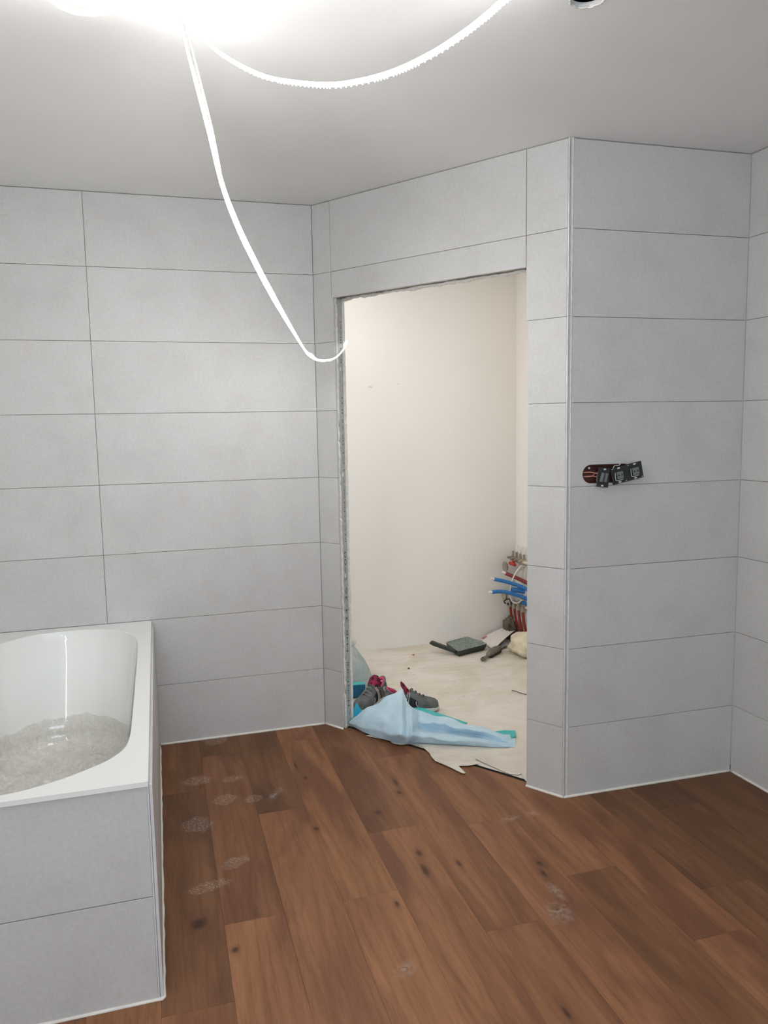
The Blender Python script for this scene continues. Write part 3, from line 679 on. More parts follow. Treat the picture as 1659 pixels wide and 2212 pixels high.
for li in range(30):
    ring = []
    for j in range(NS):
        p = cl_at(j / NS); th = 2 * PI * j / NS
        if li < 12:
            q = levels[li]; far = max(0.0, math.cos(th))
            lift = (11 - li) / 11 * (0.030 * noise.noise((math.cos(th) * 2.2, math.sin(th) * 2.2, 0)) + 0.012 * noise.noise((math.cos(th) * 9, math.sin(th) * 9, 2)) - 0.010)
            x = cc.x + (p.x - cc.x) * (1 - q[0] / hx); y = cc.y + (p.y - cc.y) * (1 - q[1] / hy); z = max(q[2] + lift, zb_ + 0.004)
        else:
            q = levels[-1]; k_ = 1 - (li - 11) / 18.5
            x = cc.x + (p.x - cc.x) * (1 - q[0] / hx) * k_; y = cc.y + (p.y - cc.y) * (1 - q[1] / hy) * k_; z = zb_ + 0.004
        inn = min(1.0, li / 4)
        rid = abs(noise.noise((x * 7, y * 5, 0.7))); rid2 = abs(noise.noise((x * 17, y * 15, 3.1))); rid3 = abs(noise.noise((x * 43, y * 39, z * 20)))
        w_ = inn * (0.050 * rid + 0.022 * rid2 + 0.007 * rid3)
        dx, dy = (cc.x - x), (cc.y - y) * 0.4; ln = math.hypot(dx, dy) + 1e-6
        side = max(0.0, 1 - li / 11)
        ring.append(bm.verts.new((x + dx / ln * (w_ * side * .6 + 0.003), y + dy / ln * (w_ * side * .6 + 0.003), z + w_ * (1 - side * .7))))
    FR.append(ring)
for i in range(29):
    for j in range(NS): bm.faces.new((FR[i][j], FR[i][(j + 1) % NS], FR[i + 1][(j + 1) % NS], FR[i + 1][j]))
bm.faces.new(FR[-1])
bmesh.ops.recalc_face_normals(bm, faces=list(bm.faces))
film = tag(link('protective_film', bm, fk.m, smooth=False), 'crumpled milky plastic film lying in the bottom of the bathtub', 'plastic film')
PINKP = simple('pale_board', S(214, 202, 196), 0.7)
def fold_h(u, v):
    x = -1.33 + 0.36 * u; y = -1.16 - 0.22 * v + 0.10 * u
    return (x, y, zb_ + 0.045 + 0.035 * math.sin(v * PI) + 0.008 * noise.noise((x * 10, y * 10, 2)))
tag(link('pale_sheet', film_sheet('f', 0, 0, fold_h, None, 16, 12), PINKP, smooth=True), 'smooth pinkish sheet resting on the film at the near end of the tub', 'sheet')

# ------------------------------------------------------------------ torn paper and blue fleece at the threshold
bm = bmesh.new()
back = [(0.6380, -0.8770), (0.7050, -0.8100), (0.60, -0.35), (0.30, -0.10)]
back = [(0.6310, -0.8740), (0.6700, -0.8420), (0.9200, -0.6700), (0.8600, -0.30), (0.45, -0.20)]
pl = [Vector((x, y, 0)) for x, y in PAPER] + [Vector((x, y, 0)) for x, y in back]
v = [bm.verts.new(p) for p in pl]
bmesh.ops.triangle_fill(bm, edges=[bm.edges.new((v[i], v[(i + 1) % len(v)])) for i in range(len(v))], use_beauty=True)
bmesh.ops.subdivide_edges(bm, edges=[e for e in bm.edges if e.calc_length() > 0.05], cuts=3, use_grid_fill=True)
bmesh.ops.triangulate(bm, faces=list(bm.faces))
for q in bm.verts: q.co.z = 0.0050 + 0.0030 * abs(noise.noise((q.co.x * 14, q.co.y * 14, 1.5)))
bmesh.ops.recalc_face_normals(bm, faces=list(bm.faces))
bmesh.ops.solidify(bm, geom=list(bm.faces), thickness=0.0008)
tag(link('covering_paper', bm, FLEECE), 'torn white covering paper lying over the planks at the doorway', 'paper')

bk = NT('pale_blue_fleece'); pos = bk.n('ShaderNodeTexCoord').outputs['Object']
f1 = bk.noise(pos, 420.0, 3.0, 0.7); f2 = bk.noise(pos, 12.0, 4.0, 0.6)
bk.set(Base_Color=bk.mix(0.22, bk.ramp(f2, [(0.3, S(172, 204, 222)), (0.7, S(194, 216, 228))]), bk.ramp(f1, [(0.35, S(130, 170, 195)), (0.65, S(225, 238, 245))])), Roughness=0.9)
bk.bump(f1, 0.3, 0.002)
TEALM = simple('teal_foam', S(64, 176, 176), 0.6); CYANM = simple('cyan_foam', S(22, 160, 200), 0.5); NAVYM = simple('deep_blue_foam', S(20, 105, 145), 0.6)
bl = tag(empty('underlay_sheet', (0.35, -0.30, 0)), 'pale blue fleece underlay folded up to a peak across the doorway', 'underlay')
lb = Vector(bl.location)
def grid_surface(rows, sub=2):
    bm = bmesh.new(); V = [[bm.verts.new(Vector(p) - lb) for p in r] for r in rows]
    for i in range(len(V) - 1):
        for j in range(len(V[0]) - 1): bm.faces.new((V[i][j], V[i + 1][j], V[i + 1][j + 1], V[i][j + 1]))
    for _ in range(sub):
        bmesh.ops.subdivide_edges(bm, edges=list(bm.edges), cuts=1, use_grid_fill=True)
        bmesh.ops.smooth_vert(bm, verts=[q for q in bm.verts if not q.is_boundary], factor=0.10, use_axis_x=True, use_axis_y=True, use_axis_z=True)
    return bm
rows = []
for c in SHEET:
    top = Vector(c[-1]); rows.append([Vector(p) for p in c] + [top + Vector((0.012, 0.016, -top.z * 0.45)), Vector((top.x + 0.018, top.y + 0.030, 0.006))])
bm = grid_surface(rows, 3)
for q in bm.verts:
    w_ = q.co + lb
    if w_.z > 0.012: q.co.z += 0.020 * (0.30 - abs(noise.noise((w_.x * 11, w_.y * 11, w_.z * 14)))) * min(1, w_.z / 0.04) + 0.003 * noise.noise((w_.x * 34, w_.y * 34, w_.z * 34)); q.co.y += 0.008 * noise.noise((w_.x * 15, w_.z * 15, 7))
    q.co.z = max(q.co.z, 0.0085)
bmesh.ops.recalc_face_normals(bm, faces=list(bm.faces))
link('fleece', bm, bk.m, bl, smooth=True)
def slab(pts, th, mat, name, parent, org):
    bm = bmesh.new(); v = [bm.verts.new(Vector(p) - org) for p in pts]
    bm.faces.new(v); bmesh.ops.triangulate(bm, faces=list(bm.faces)); bmesh.ops.solidify(bm, geom=list(bm.faces), thickness=th)
    return link(name, bm, mat, parent)
slab(TEAL_A, 0.004, TEALM, 'teal_backing', bl, lb); slab(TEAL_B, 0.004, TEALM, 'teal_backing', bl, lb); slab(CYAN, 0.004, CYANM, 'cyan_backing', bl, lb)

# ------------------------------------------------------------------ sneakers
GREY = simple('grey_suede', S(92, 96, 95), 0.85, 0, 0.3, 150, 0.18); BLACKM = simple('black_mesh', S(38, 42, 44), 0.9, 0, 0.3, 400, 0.2)
PINK = simple('pink_lining', S(196, 58, 104), 0.8, 0, 0.2, 200, 0.12); WSTRIPE = simple('pale_stripe', S(205, 196, 192), 0.6); SOLEW = simple('white_sole', S(204, 204, 202), 0.7); SOLEB = simple('black_sole', S(36, 36, 36), 0.8)
def sneaker(loc, rz, label, pitch=0.0):
    t = tag(empty('sneaker', loc, rz), label, 'shoe', 'sneakers behind the blue sheet')
    t.rotation_euler = (0, pitch, rz); del t['group']; t['group'] = 'grey and pink sneakers'
    X = [0.000, 0.008, 0.025, 0.05, 0.08, 0.105, 0.125, 0.145, 0.17, 0.20, 0.23, 0.252, 0.264, 0.268]
    W = [0.016, 0.027, 0.033, 0.034, 0.034, 0.036, 0.038, 0.041, 0.045, 0.047, 0.044, 0.035, 0.022, 0.010]
    Hh = [0.070, 0.088, 0.090, 0.076, 0.070, 0.078, 0.086, 0.074, 0.058, 0.048, 0.043, 0.037, 0.028, 0.016]
    N = 20; bm = bmesh.new(); rings = []
    for x, w_, h in zip(X, W, Hh):
        r = []
        for i in range(N + 1):
            a = PI * i / N; y = w_ * math.copysign(abs(math.cos(a)) ** 0.7, math.cos(a)); z = 0.022 + (h - 0.0) * math.sin(a) ** 0.75 * 0.98
            nrm = math.sin(a)
            if 0.004 < x < 0.118:      # open collar: the crown drops into the shoe
                if nrm > 0.86: z = 0.036; y *= 0.75
                elif nrm > 0.80: y *= 0.92
                else: y = math.copysign(max(abs(y), w_ * 0.72), y)
            r.append(bm.verts.new((x, y, z)))
        rings.append(r)
    for i in range(len(X) - 1):
        for j in range(N):
            f = bm.faces.new((rings[i][j], rings[i + 1][j], rings[i + 1][j + 1], rings[i][j + 1]))
            a = PI * (j + .5) / N
            if X[i] < 0.118 and math.sin(a) > 0.80: f.material_index = 1
            elif 0.05 < X[i] < 0.15 and math.sin(a) < 0.62: f.material_index = 2
    bm.faces.new(rings[0]); bm.faces.new(list(reversed(rings[-1])))
    bmesh.ops.recalc_face_normals(bm, faces=list(bm.faces))
    o = link('upper', bm, GREY, t, smooth=True); o.data.materials.append(PINK); o.data.materials.append(BLACKM)
    bm = bmesh.new(); out = [(x, w_ + 0.004) for x, w_ in zip(X, W)]
    pl_ = [(x if 0 < i < len(out) - 1 else x + (-.004 if i == 0 else .004), w_) for i, (x, w_) in enumerate(out)] + [(x, -w_) for x, w_ in reversed(out)]
    rs = []
    for z, k_ in ((0.0, 0.93), (0.006, 1.0), (0.024, 1.0), (0.027, 0.95)):
        rs.append([bm.verts.new((0.134 + (x - 0.134) * (k_ if k_ < 1 else 1), y * k_, z + (0.008 * max(0, (x - 0.2) / 0.07) if z < 0.01 else 0))) for x, y in pl_])
    n_ = len(pl_)
    for a, b in zip(rs, rs[1:]):
        for j in range(n_): bm.faces.new((a[j], a[(j + 1) % n_], b[(j + 1) % n_], b[j]))
    bm.faces.new(list(reversed(rs[0]))); bm.faces.new(rs[-1]); bmesh.ops.recalc_face_normals(bm, faces=list(bm.faces))
    s = link('sole', bm, SOLEW, t); s.data.materials.append(SOLEB)
    for p in s.data.polygons:
        if p.center.z < 0.008: p.material_index = 1
    # collar roll, tongue, pull loop
    bm = bmesh.new(); cp = []
    for i in range(25):
        a = 2 * PI * i / 24; cp.append((0.058 + 0.056 * math.cos(a), 0.027 * math.sin(a), 0.088 + 0.024 * math.cos(a) ** 2 - (0.012 if math.cos(a) > 0 else 0.0)))
    tube(bm, cp, 0.0052, 8, caps=False); link('collar', bm, GREY, t, smooth=True)
    bm = bmesh.new(); tube(bm, [(0.058 + (p[0] - 0.058) * .86, p[1] * .78, p[2] - 0.005) for p in cp], 0.0075, 8, caps=False); link('padded_lining', bm, PINK, t, smooth=True)
    bm = bmesh.new()
    R = [[(0.126, -0.028, 0.084), (0.130, 0, 0.094), (0.126, 0.028, 0.084)], [(0.104, -0.032, 0.104), (0.112, 0, 0.114), (0.104, 0.032, 0.104)], [(0.086, -0.030, 0.128), (0.094, 0, 0.137), (0.086, 0.030, 0.128)], [(0.080, -0.014, 0.142), (0.083, 0, 0.146), (0.080, 0.014, 0.142)]]
    V = [[bm.verts.new(p) for p in r] for r in R]
    for i in range(3):
        for j in range(2): bm.faces.new((V[i][j], V[i + 1][j], V[i + 1][j + 1], V[i][j + 1]))
    bmesh.ops.solidify(bm, geom=list(bm.faces), thickness=0.006); bmesh.ops.subdivide_edges(bm, edges=list(bm.edges), cuts=1, use_grid_fill=True)
    tg = link('tongue', bm, PINK, t, smooth=True); tg.data.materials.append(BLACKM)
    for p in tg.data.polygons:
        if p.normal.x > 0.15: p.material_index = 1
    link('tongue_label', boxes(((-0.0012, -0.012, -0.010), (0.0012, 0.012, 0.010))), WSTRIPE, tg, loc=(0.0935, 0.0, 0.124), rot=(0, -0.75, 0))
    bm = bmesh.new(); tube(bm, spline([(0.004, -0.006, 0.09), (-0.004, -0.006, 0.108), (0.000, 0, 0.114), (-0.004, 0.006, 0.108), (0.004, 0.006, 0.09)], 5), 0.0022, 6); link('pull_loop', bm, WSTRIPE, t, smooth=True)
    for k_ in range(4):
        x = 0.132 + 0.019 * k_; w_ = 0.020; zt = 0.022 + [0.082, 0.070, 0.058, 0.052][k_]
        bm = bmesh.new(); tube(bm, spline([(x - .004, -w_, zt - 0.006), (x + 0.002, 0, zt + 0.006), (x + .006, w_, zt - 0.006)], 5), 0.0028, 6); link('lace', bm, GREY, t, smooth=True)
    for sgn in (-1, 1):
        for (xa_, xb_) in ((0.118, 0.100), (0.128, 0.112), (0.165, 0.150)):
            bm = bmesh.new()
            tube(bm, spline([(xa_, sgn * 0.024, 0.096 if xa_ < .16 else .072), (xa_ - .002, sgn * 0.0385, 0.072 if xa_ < .16 else .058), (xb_ + 0.012, sgn * 0.0425, 0.045), (xb_ + 0.024, sgn * 0.0445, 0.028)], 5), 0.0017, 6); link('side_stripe', bm, WSTRIPE, t, smooth=True)
    return t
sneaker((0.365, 0.245, 0.003), math.atan2(0.06 - 0.245, 0.175 - 0.365), 'grey sneaker with pink collar, toe pointing at the steel stud')
sneaker((0.325, 0.085, 0.003), math.atan2(-0.027 - 0.085, 0.568 - 0.325), 'grey sneaker with pink tongue, toe pointing to the right')

# ------------------------------------------------------------------ things in the small room
PALE = simple('pale_bluegrey_fleece', S(176, 190, 192), 0.85, 0, 0.4, 60, 0.08)
bm = bmesh.new(); G = {}
for i in range(29):
    for j in range(13):
        a = -PI * 0.75 + PI * 1.5 * i / 28; v_ = j / 12
        r = 0.055 + 0.175 * v_ ** 0.8; r *= 1 + 0.06 * noise.noise((a * 2, v_ * 3, 4))
        z = 0.215 * (1 - v_ ** 1.9) + 0.004
        G[i, j] = bm.verts.new((r * math.cos(a), r * math.sin(a), z + 0.006 * noise.noise((a * 5, v_ * 6, 1))))
for i in range(28):
    for j in range(12): bm.faces.new((G[i, j], G[i + 1, j], G[i + 1, j + 1], G[i, j + 1]))
bm.faces.new([G[i, 0] for i in range(29)])
bmesh.ops.recalc_face_normals(bm, faces=list(bm.faces))
bag = tag(empty('bag', (0.165, 0.575, 0.0)), 'pale blue-grey bag standing behind the steel door stud', 'bag')
link('body', bm, PALE, bag, smooth=True)
bm = bmesh.new()
def flap(u, v): return (0.02 + 0.10 * u, -0.075 - 0.05 * v, 0.190 - 0.055 * v * v + 0.008 * math.sin(u * 7))
CLOTH = simple('white_cloth', S(206, 208, 204), 0.9)
fb_ = film_sheet('f', 0, 0, flap, None, 10, 8); bmesh.ops.solidify(fb_, geom=list(fb_.faces), thickness=0.003); link('flap', fb_, CLOTH, bag, smooth=True)
bm = bmesh.new(); tube(bm, spline([(-0.10, -0.05, 0.232), (0.0, -0.03, 0.236), (0.09, -0.02, 0.224), (0.125, -0.02, 0.205)], 6), [.03] * 6 + [.028] * 6 + [.022] * 7, 12, squash=0.5); link('rolled_top', bm, CLOTH, bag, smooth=True)
bm = bevelled(boxes(((-0.12, 0, 0), (0.12, 0.05, 0.072))), 0.006, 2)
mat_ = tag(link('foam_mat', bm, NAVYM, loc=(0.155, 0.285, 0.004), rot=(0, 0, -0.12)), 'deep blue foam mat lying folded behind the left sneaker', 'mat')
mat_.data.materials.append(TEALM)
for p in mat_.data.polygons:
    if p.normal.z > 0.8: p.material_index = 1

# dustpan
GREEN = simple('dusty_green_plastic', S(122, 136, 128), 0.5, 0.0, 0.25, 260, 0.34); DGREEN = simple('dark_green_plastic', S(42, 50, 44), 0.5)
PC = [(0.985, 0.955), (1.165, 1.035), (1.222, 0.835), (0.985, 0.745)]
dp = tag(empty('dustpan', (1.09, 0.89, 0.0045)), 'dark green dustpan dusted with plaster, lying near the far wall', 'dustpan')
o_ = Vector((1.09, 0.89, 0)); ctr = sum((Vector((x, y, 0)) for x, y in PC), Vector()) / 4
def rr_loop(k, z, tilt=0.0):
    L = []
    P4 = [ctr + (Vector((x, y, 0)) - ctr) * k for x, y in PC]
    for i in range(4):
        a, b, c = P4[i - 1], P4[i], P4[(i + 1) % 4]
        r = 0.018
        p1 = b + (a - b).normalized() * r; p2 = b + (c - b).normalized() * r
        for t in (0, .33, .66, 1): L.append((1 - t) ** 2 * p1 + 2 * t * (1 - t) * b + t * t * p2)
    return [Vector((p.x - o_.x, p.y - o_.y, z + tilt * (p.x - 1.1))) for p in L]
bm = bmesh.new(); LR = [rr_loop(0.90, 0.002), rr_loop(0.97, 0.018), rr_loop(1.0, 0.038), rr_loop(0.955, 0.0375), rr_loop(0.90, 0.033)]
VR = [[bm.verts.new(p) for p in r] for r in LR]; n_ = len(VR[0])
for a, b in zip(VR, VR[1:]):
    for j in range(n_): bm.faces.new((a[j], a[(j + 1) % n_], b[(j + 1) % n_], b[j]))
bm.faces.new(list(reversed(VR[0]))); bm.faces.new(VR[-1]); bmesh.ops.recalc_face_normals(bm, faces=list(bm.faces))
o = link('pan', bm, GREEN, dp); o.data.materials.append(DGREEN)
for p in o.data.polygons:
    if p.normal.z < 0.5: p.material_index = 1
bm = bmesh.new(); M_ = Matrix.Translation((0.975 - o_.x, 0.80 - o_.y, 0.028)) @ Matrix.Rotation(math.atan2(0.907 - 0.80, 0.862 - 0.975), 4, 'Z') @ Matrix.Rotation(-0.20, 4, 'Y')
prism(bm, [(-0.02, -0.008), (0.13, -0.006), (0.158, 0.000), (0.150, 0.016), (0.0, 0.010), (-0.02, 0.006)], -0.013, 0.013, M_); link('handle', bm, DGREEN, dp)
# papers
PAPR = NT('printed_paper'); tcp = PAPR.n('ShaderNodeTexCoord').outputs['Object']
wv = PAPR.n('ShaderNodeTexWave', {'wave_type': 'BANDS', 'bands_direction': 'Y'}, Vector=tcp, Scale=38.0, Distortion=0.6).outputs[1]
PAPR.set(Base_Color=PAPR.mix(PAPR.n('ShaderNodeMapRange', None, Value=wv, From_Min=0.7, From_Max=0.9, To_Min=0, To_Max=0.30).outputs[0], S(222, 215, 210), S(140, 136, 138)), Roughness=0.7)
def leaf(name, corners, label, mat, sag=0.0, logo=False):
    c0 = sum((Vector(c) for c in corners), Vector()) / 4
    a, b, c, d = [Vector(q) - c0 for q in corners]
    fb2_ = film_sheet('f', 0, 0, lambda u, v: tuple((a * (1 - u) + b * u) * (1 - v) + (d * (1 - u) + c * u) * v + Vector((0, 0, sag * math.sin(u * PI) * 1.0))), None, 10, 6)
    bmesh.ops.recalc_face_normals(fb2_, faces=list(fb2_.faces)); bmesh.ops.solidify(fb2_, geom=list(fb2_.faces), thickness=0.001)
    o = tag(link(name, fb2_, mat, loc=c0), label, 'paper')
    if logo:
        e = (a * .80 + b * .12 + d * .08)
        l1 = [a * .93 + b * .04 + d * .03, a * .70 + b * .27 + d * .03, a * .60 + b * .27 + d * .13, a * .83 + b * .04 + d * .13]
        bm = bmesh.new(); bm.faces.new([bm.verts.new(p + Vector((0, 0, 0.0035))) for p in l1]); bmesh.ops.solidify(bm, geom=list(bm.faces), thickness=0.0003)
        link('printed_logo', bm, simple('pink_print', S(226, 150, 150), 0.7), o)
    return o
leaf('leaflet', [(1.262, 1.050, 0.012), (1.425, 1.062, 0.066), (1.468, 0.960, 0.072), (1.240, 0.795, 0.012)], 'printed leaflet with pink logo propped between dustpan and pipes', PAPR.m, 0.004, True)
leaf('leaflet', [(1.262, 0.840, 0.006), (1.345, 0.900, 0.022), (1.375, 0.850, 0.026), (1.262, 0.775, 0.006)], 'dark-backed leaflet lying beneath the printed leaflet', simple('grey_print', S(120, 118, 122), 0.7), 0.0)
# hand brush
BRUSH = simple('worn_brown_wood', S(112, 104, 94), 0.8, 0, 0.3, 80, 0.2); BRIS = simple('dark_bristles', S(58, 50, 42), 0.95, 0, 0.6, 300, 0.2)
hb = tag(empty('hand_brush', (1.085, 0.615, 0.005), math.atan2(0.80 - 0.615, 1.30 - 1.085)), 'worn brown hand brush, handle toward the doorway, beside the dustpan', 'brush')
hbp = [(0, 0, .012), (.02, 0, .013), (.05, 0, .014), (.08, 0, .016), (.10, 0, .024), (.14, 0, .03), (.20, 0, .032), (.245, 0, .028)]
bm = bmesh.new(); tube(bm, spline(hbp, 4), lerp_list([.012, .017, .013, .011, .022, .028, .030, .022], 29), 12, squash=0.9)
for q in bm.verts: q.co.z = 0.016 + (q.co.z - 0.016) * 0.62
link('brush_back', bm, BRUSH, hb, smooth=True)
bm = boxes(((0.10, -0.020, 0.001), (0.24, 0.020, 0.016))); link('bristles', bm, BRIS, hb)
bm = bmesh.new(); tube(bm, [(0.010 + 0.008 * math.cos(a), 0.004 * math.sin(a), 0.0245) for a in [2 * PI * i / 16 for i in range(17)]], 0.0014, 6, caps=False); link('hanging_hole', bm, BRIS, hb)
# cream sack
CREAM = simple('cream_canvas', S(216, 206, 182), 0.9, 0, 0.4, 40, 0.08)
bm = bmesh.new(); bmesh.ops.create_icosphere(bm, subdivisions=4, radius=1.0)
for q in bm.verts:
    d = q.co.normalized(); k_ = 1 + 0.26 * noise.noise(d * 2.1) + 0.16 * abs(noise.noise(d * 5.0)) + 0.05 * noise.noise(d * 14)
    q.co = Vector((d.x * 0.105 * k_, d.y * 0.15 * k_, max(0.0, 0.055 + d.z * 0.075 * k_)))
sack = tag(link('sack', bm, CREAM, loc=(1.425, 0.665, 0.006), smooth=True), 'crumpled cream canvas sack slumped under the pipes', 'bag')

# ------------------------------------------------------------------ pipes and manifold on the right wall of the small room
BLUE = simple('blue_corrugated_pipe', S(40, 116, 186), 0.45, 0, 0, 60, 0.06); BLUE2 = simple('light_blue_pipe', S(62, 140, 210), 0.35); REDP = simple('dull_red_pipe', S(150, 66, 66), 0.5); REDH = simple('red_hose', S(140, 44, 36), 0.4); WHP = simple('white_pipe', S(226, 222, 216), 0.4); BRASS = simple('nickel_fitting', S(170, 160, 146), 0.4, 0.6, 0.1, 90, 0.15)
def corrugated(name, pts, r, mat, label, core=True):
    b0 = Vector(pts[-1]); t = tag(empty(name, b0), label, 'pipe')
    sp = spline([Vector(p) - b0 for p in pts], 22); rr_ = [r * (1.0 if i % 2 else 0.90) for i in range(len(sp))]
    bm = bmesh.new(); tube(bm, sp, rr_, 14, caps=True); link('corrugated_sleeve', bm, mat, t, smooth=False)
    if core:
        d = (Vector(pts[0]) - Vector(pts[1])).normalized(); a = Vector(pts[0]) - b0
        bm = bmesh.new(); tube(bm, [a - d * .004, a + d * .022], r * 0.66, 14); tube(bm, [a + d * .0215, a + d * .0225], r * 0.36, 10); o = link('inner_pipe', bm, WHP, t, smooth=False)
    return t
corrugated('water_pipe', [(1.310, 0.93, 0.430), (1.40, 0.925, 0.405), (1.48, 0.905, 0.375), (1.54, 0.865, 0.345)], 0.0125, BLUE, 'blue corrugated pipe with white end, upper one of the two long blue pipes')
corrugated('water_pipe', [(1.296, 0.93, 0.347), (1.37, 0.93, 0.344), (1.46, 0.915, 0.318), (1.54, 0.885, 0.285)], 0.0125, BLUE, 'blue corrugated pipe with white end, lower one of the two long blue pipes')
corrugated('water_pipe', [(1.398, 0.95, 0.458), (1.46, 0.935, 0.430), (1.54, 0.905, 0.388)], 0.0130, REDP, 'dull red corrugated pipe jutting out above the blue pipes')
def hollow(pts, r, label):
    b0 = Vector(pts[-1]); t = tag(empty('conduit', b0), label, 'pipe')
    bm = bmesh.new(); sp = spline([Vector(p) - b0 for p in pts], 6)
    a = tube(bm, sp, r, 16, caps=False); b = tube(bm, sp, r * 0.8, 16, caps=False)
    for j in range(16): bm.faces.new((a[0][j], b[0][j], b[0][(j + 1) % 16], a[0][(j + 1) % 16]))
    bmesh.ops.recalc_face_normals(bm, faces=list(bm.faces)); link('tube_wall', bm, BLUE2, t, smooth=True)
    bm = bmesh.new(); tube(bm, [sp[2], sp[3]], r * 0.79, 16); link('dark_inside', bm, NAVYM, t)
hollow([(1.448, 0.965, 0.342), (1.49, 0.960, 0.338), (1.54, 0.945, 0.330)], 0.018, 'open light blue conduit between the two long blue pipes')
hollow([(1.500, 0.925, 0.262), (1.52, 0.920, 0.258), (1.54, 0.91, 0.254)], 0.014, 'short open blue conduit below the long blue pipes')
mf = tag(empty('heating_manifold', (1.50, 0.99, 0.0)), 'nickel heating manifold with four red hoses on the side wall', 'manifold')
mb = Vector(mf.location)
bm = bmesh.new(); box(bm, (1.528 - mb.x, 0.86 - mb.y, 0.15), (1.5395 - mb.x, 1.07 - mb.y, 0.62)); link('back_plate', bm, BOARD, mf)
bm = bmesh.new(); tube(bm, [(1.505 - mb.x, 1.045 - mb.y, 0.24), (1.505 - mb.x, 0.80 - mb.y, 0.24)], 0.014, 14); link('lower_bar', bm, BRASS, mf, smooth=True)
bm = bmesh.new(); tube(bm, [(1.490 - mb.x, 1.045 - mb.y, 0.535), (1.490 - mb.x, 0.80 - mb.y, 0.535)], 0.017, 14); link('upper_bar', bm, BRASS, mf, smooth=True)
for k_ in range(4):
    y = 1.030 - 0.052 * k_; x0_ = 1.472 + 0.004 * k_
    bm = bmesh.new(); tube(bm, [(x0_ - mb.x, y - mb.y, 0.215), (x0_ - mb.x, y - mb.y, 0.252)], 0.012, 6); tube(bm, [(x0_ - mb.x, y - mb.y, 0.235), (1.505 - mb.x, y - mb.y, 0.24)], 0.009, 8); link('fitting', bm, BRASS, mf)
    bm = bmesh.new(); tube(bm, spline([(x0_ - mb.x, y - mb.y, 0.214), (x0_ + .006 - mb.x, y - .004 - mb.y, 0.15), (x0_ + .020 - mb.x, y - .008 - mb.y, 0.08), (x0_ + .026 - mb.x, y - .008 - mb.y, 0.004)], 6), 0.0085, 10); link('hose', bm, REDH, mf, smooth=True)
    bm = bmesh.new(); tube(bm, [(1.490 - mb.x, y - mb.y, 0.55), (1.490 - mb.x, y - mb.y, 0.585)], 0.008, 8); tube(bm, [(1.478 - mb.x, y - mb.y, 0.545), (1.45 - mb.x, y - mb.y, 0.545)], 0.007, 8); link('flow_valve', bm, BRASS, mf)
bm = bmesh.new(); tube(bm, [(1.455 - mb.x, 1.0 - mb.y, 0.512), (1.455 - mb.x, 0.93 - mb.y, 0.512)], 0.012, 8); tube(bm, [(1.462 - mb.x, 0.965 - mb.y, 0.50), (1.462 - mb.x, 0.965 - mb.y, 0.53)], 0.010, 8); link('red_cap', bm, simple('red_cap', S(170, 48, 44), 0.5), mf)
bm = bmesh.new(); bmesh.ops.create_cone(bm, cap_ends=True, segments=18, radius1=0.034, radius2=0.030, depth=0.012, matrix=Matrix.Translation((1.436 - mb.x, 1.03 - mb.y, 0.485)) @ Matrix.Rotation(PI / 2, 4, 'Y')); link('pressure_gauge', bm, BRASS, mf)
bm = bmesh.new(); bmesh.ops.create_cone(bm, cap_ends=True, segments=18, radius1=0.034, radius2=0.030, depth=0.012, matrix=Matrix.Translation((1.430 - mb.x, 1.03 - mb.y, 0.295)) @ Matrix.Rotation(PI / 2, 4, 'Y')); link('pressure_gauge', bm, BRASS, mf)
# black clamps hanging below the manifold
for (pp_, lab) in (([(1.425, 1.0, .245), (1.412, 1.0, .262), (1.44, 1.0, .275), (1.462, 1.0, .262), (1.462, 1.0, .235)], 'black wire clip hanging at the lower manifold bar'),):
    bm = bmesh.new(); tube(bm, spline([Vector(p) - Vector((1.44, 1.0, .25)) for p in pp_], 6), 0.004, 8); bmesh.ops.create_cone(bm, cap_ends=True, segments=12, radius1=0.009, radius2=0.009, depth=0.006, matrix=Matrix.Translation((0, 0, -0.008)) @ Matrix.Rotation(PI / 2, 4, 'Y'))
    tag(link('clip', bm, simple('black_plastic', S(30, 30, 30), 0.5), loc=(1.44, 1.0, .25), smooth=True), lab, 'clip')
CHAR = simple('dark_stained_rag', S(104, 96, 84), 0.95, 0, 0.6, 60, 0.45)
bm = bmesh.new(); bmesh.ops.create_icosphere(bm, subdivisions=4, radius=1.0)
for q in bm.verts:
    d = q.co.normalized(); k_ = 1 + 0.35 * noise.noise(d * 3.0) + 0.25 * abs(noise.noise(d * 7.0))
    q.co = Vector((d.x * 0.035 * k_, d.y * 0.055 * k_, max(0.0, 0.065 + d.z * 0.075 * k_)))
tag(link('rag', bm, CHAR, loc=(1.462, 1.02, 0.004), smooth=True), 'dark stained rag bundled against the foot of the red hoses', 'rag')
def cable(pts, r, label, mat=WHP):
    b0 = Vector(pts[0]); bm = bmesh.new(); tube(bm, spline([Vector(p) - b0 for p in pts], 8), r, 8)
    tag(link('cable', bm, mat, loc=b0, smooth=True), label, 'cable')
cable([(1.53, 0.90, 0.53), (1.48, 0.90, 0.505), (1.445, 0.91, 0.455), (1.43, 0.925, 0.40), (1.425, 0.94, 0.33), (1.44, 0.94, 0.275), (1.475, 0.93, 0.262), (1.505, 0.92, 0.285)], 0.0048, 'white cable looping from the manifold top down past the blue pipes')
cable([(1.53, 0.93, 0.50), (1.49, 0.945, 0.485), (1.465, 0.955, 0.44), (1.455, 0.96, 0.40), (1.452, 0.985, 0.33), (1.455, 0.965, 0.268), (1.49, 0.945, 0.252), (1.51, 0.94, 0.29)], 0.0044, 'white cable looping closer to the wall behind the blue pipes')
cable([(1.53, 0.965, 0.47), (1.505, 0.97, 0.478), (1.495, 0.97, 0.495), (1.512, 0.965, 0.508), (1.525, 0.96, 0.49)], 0.003, 'small white cable curl right of the red pipe')
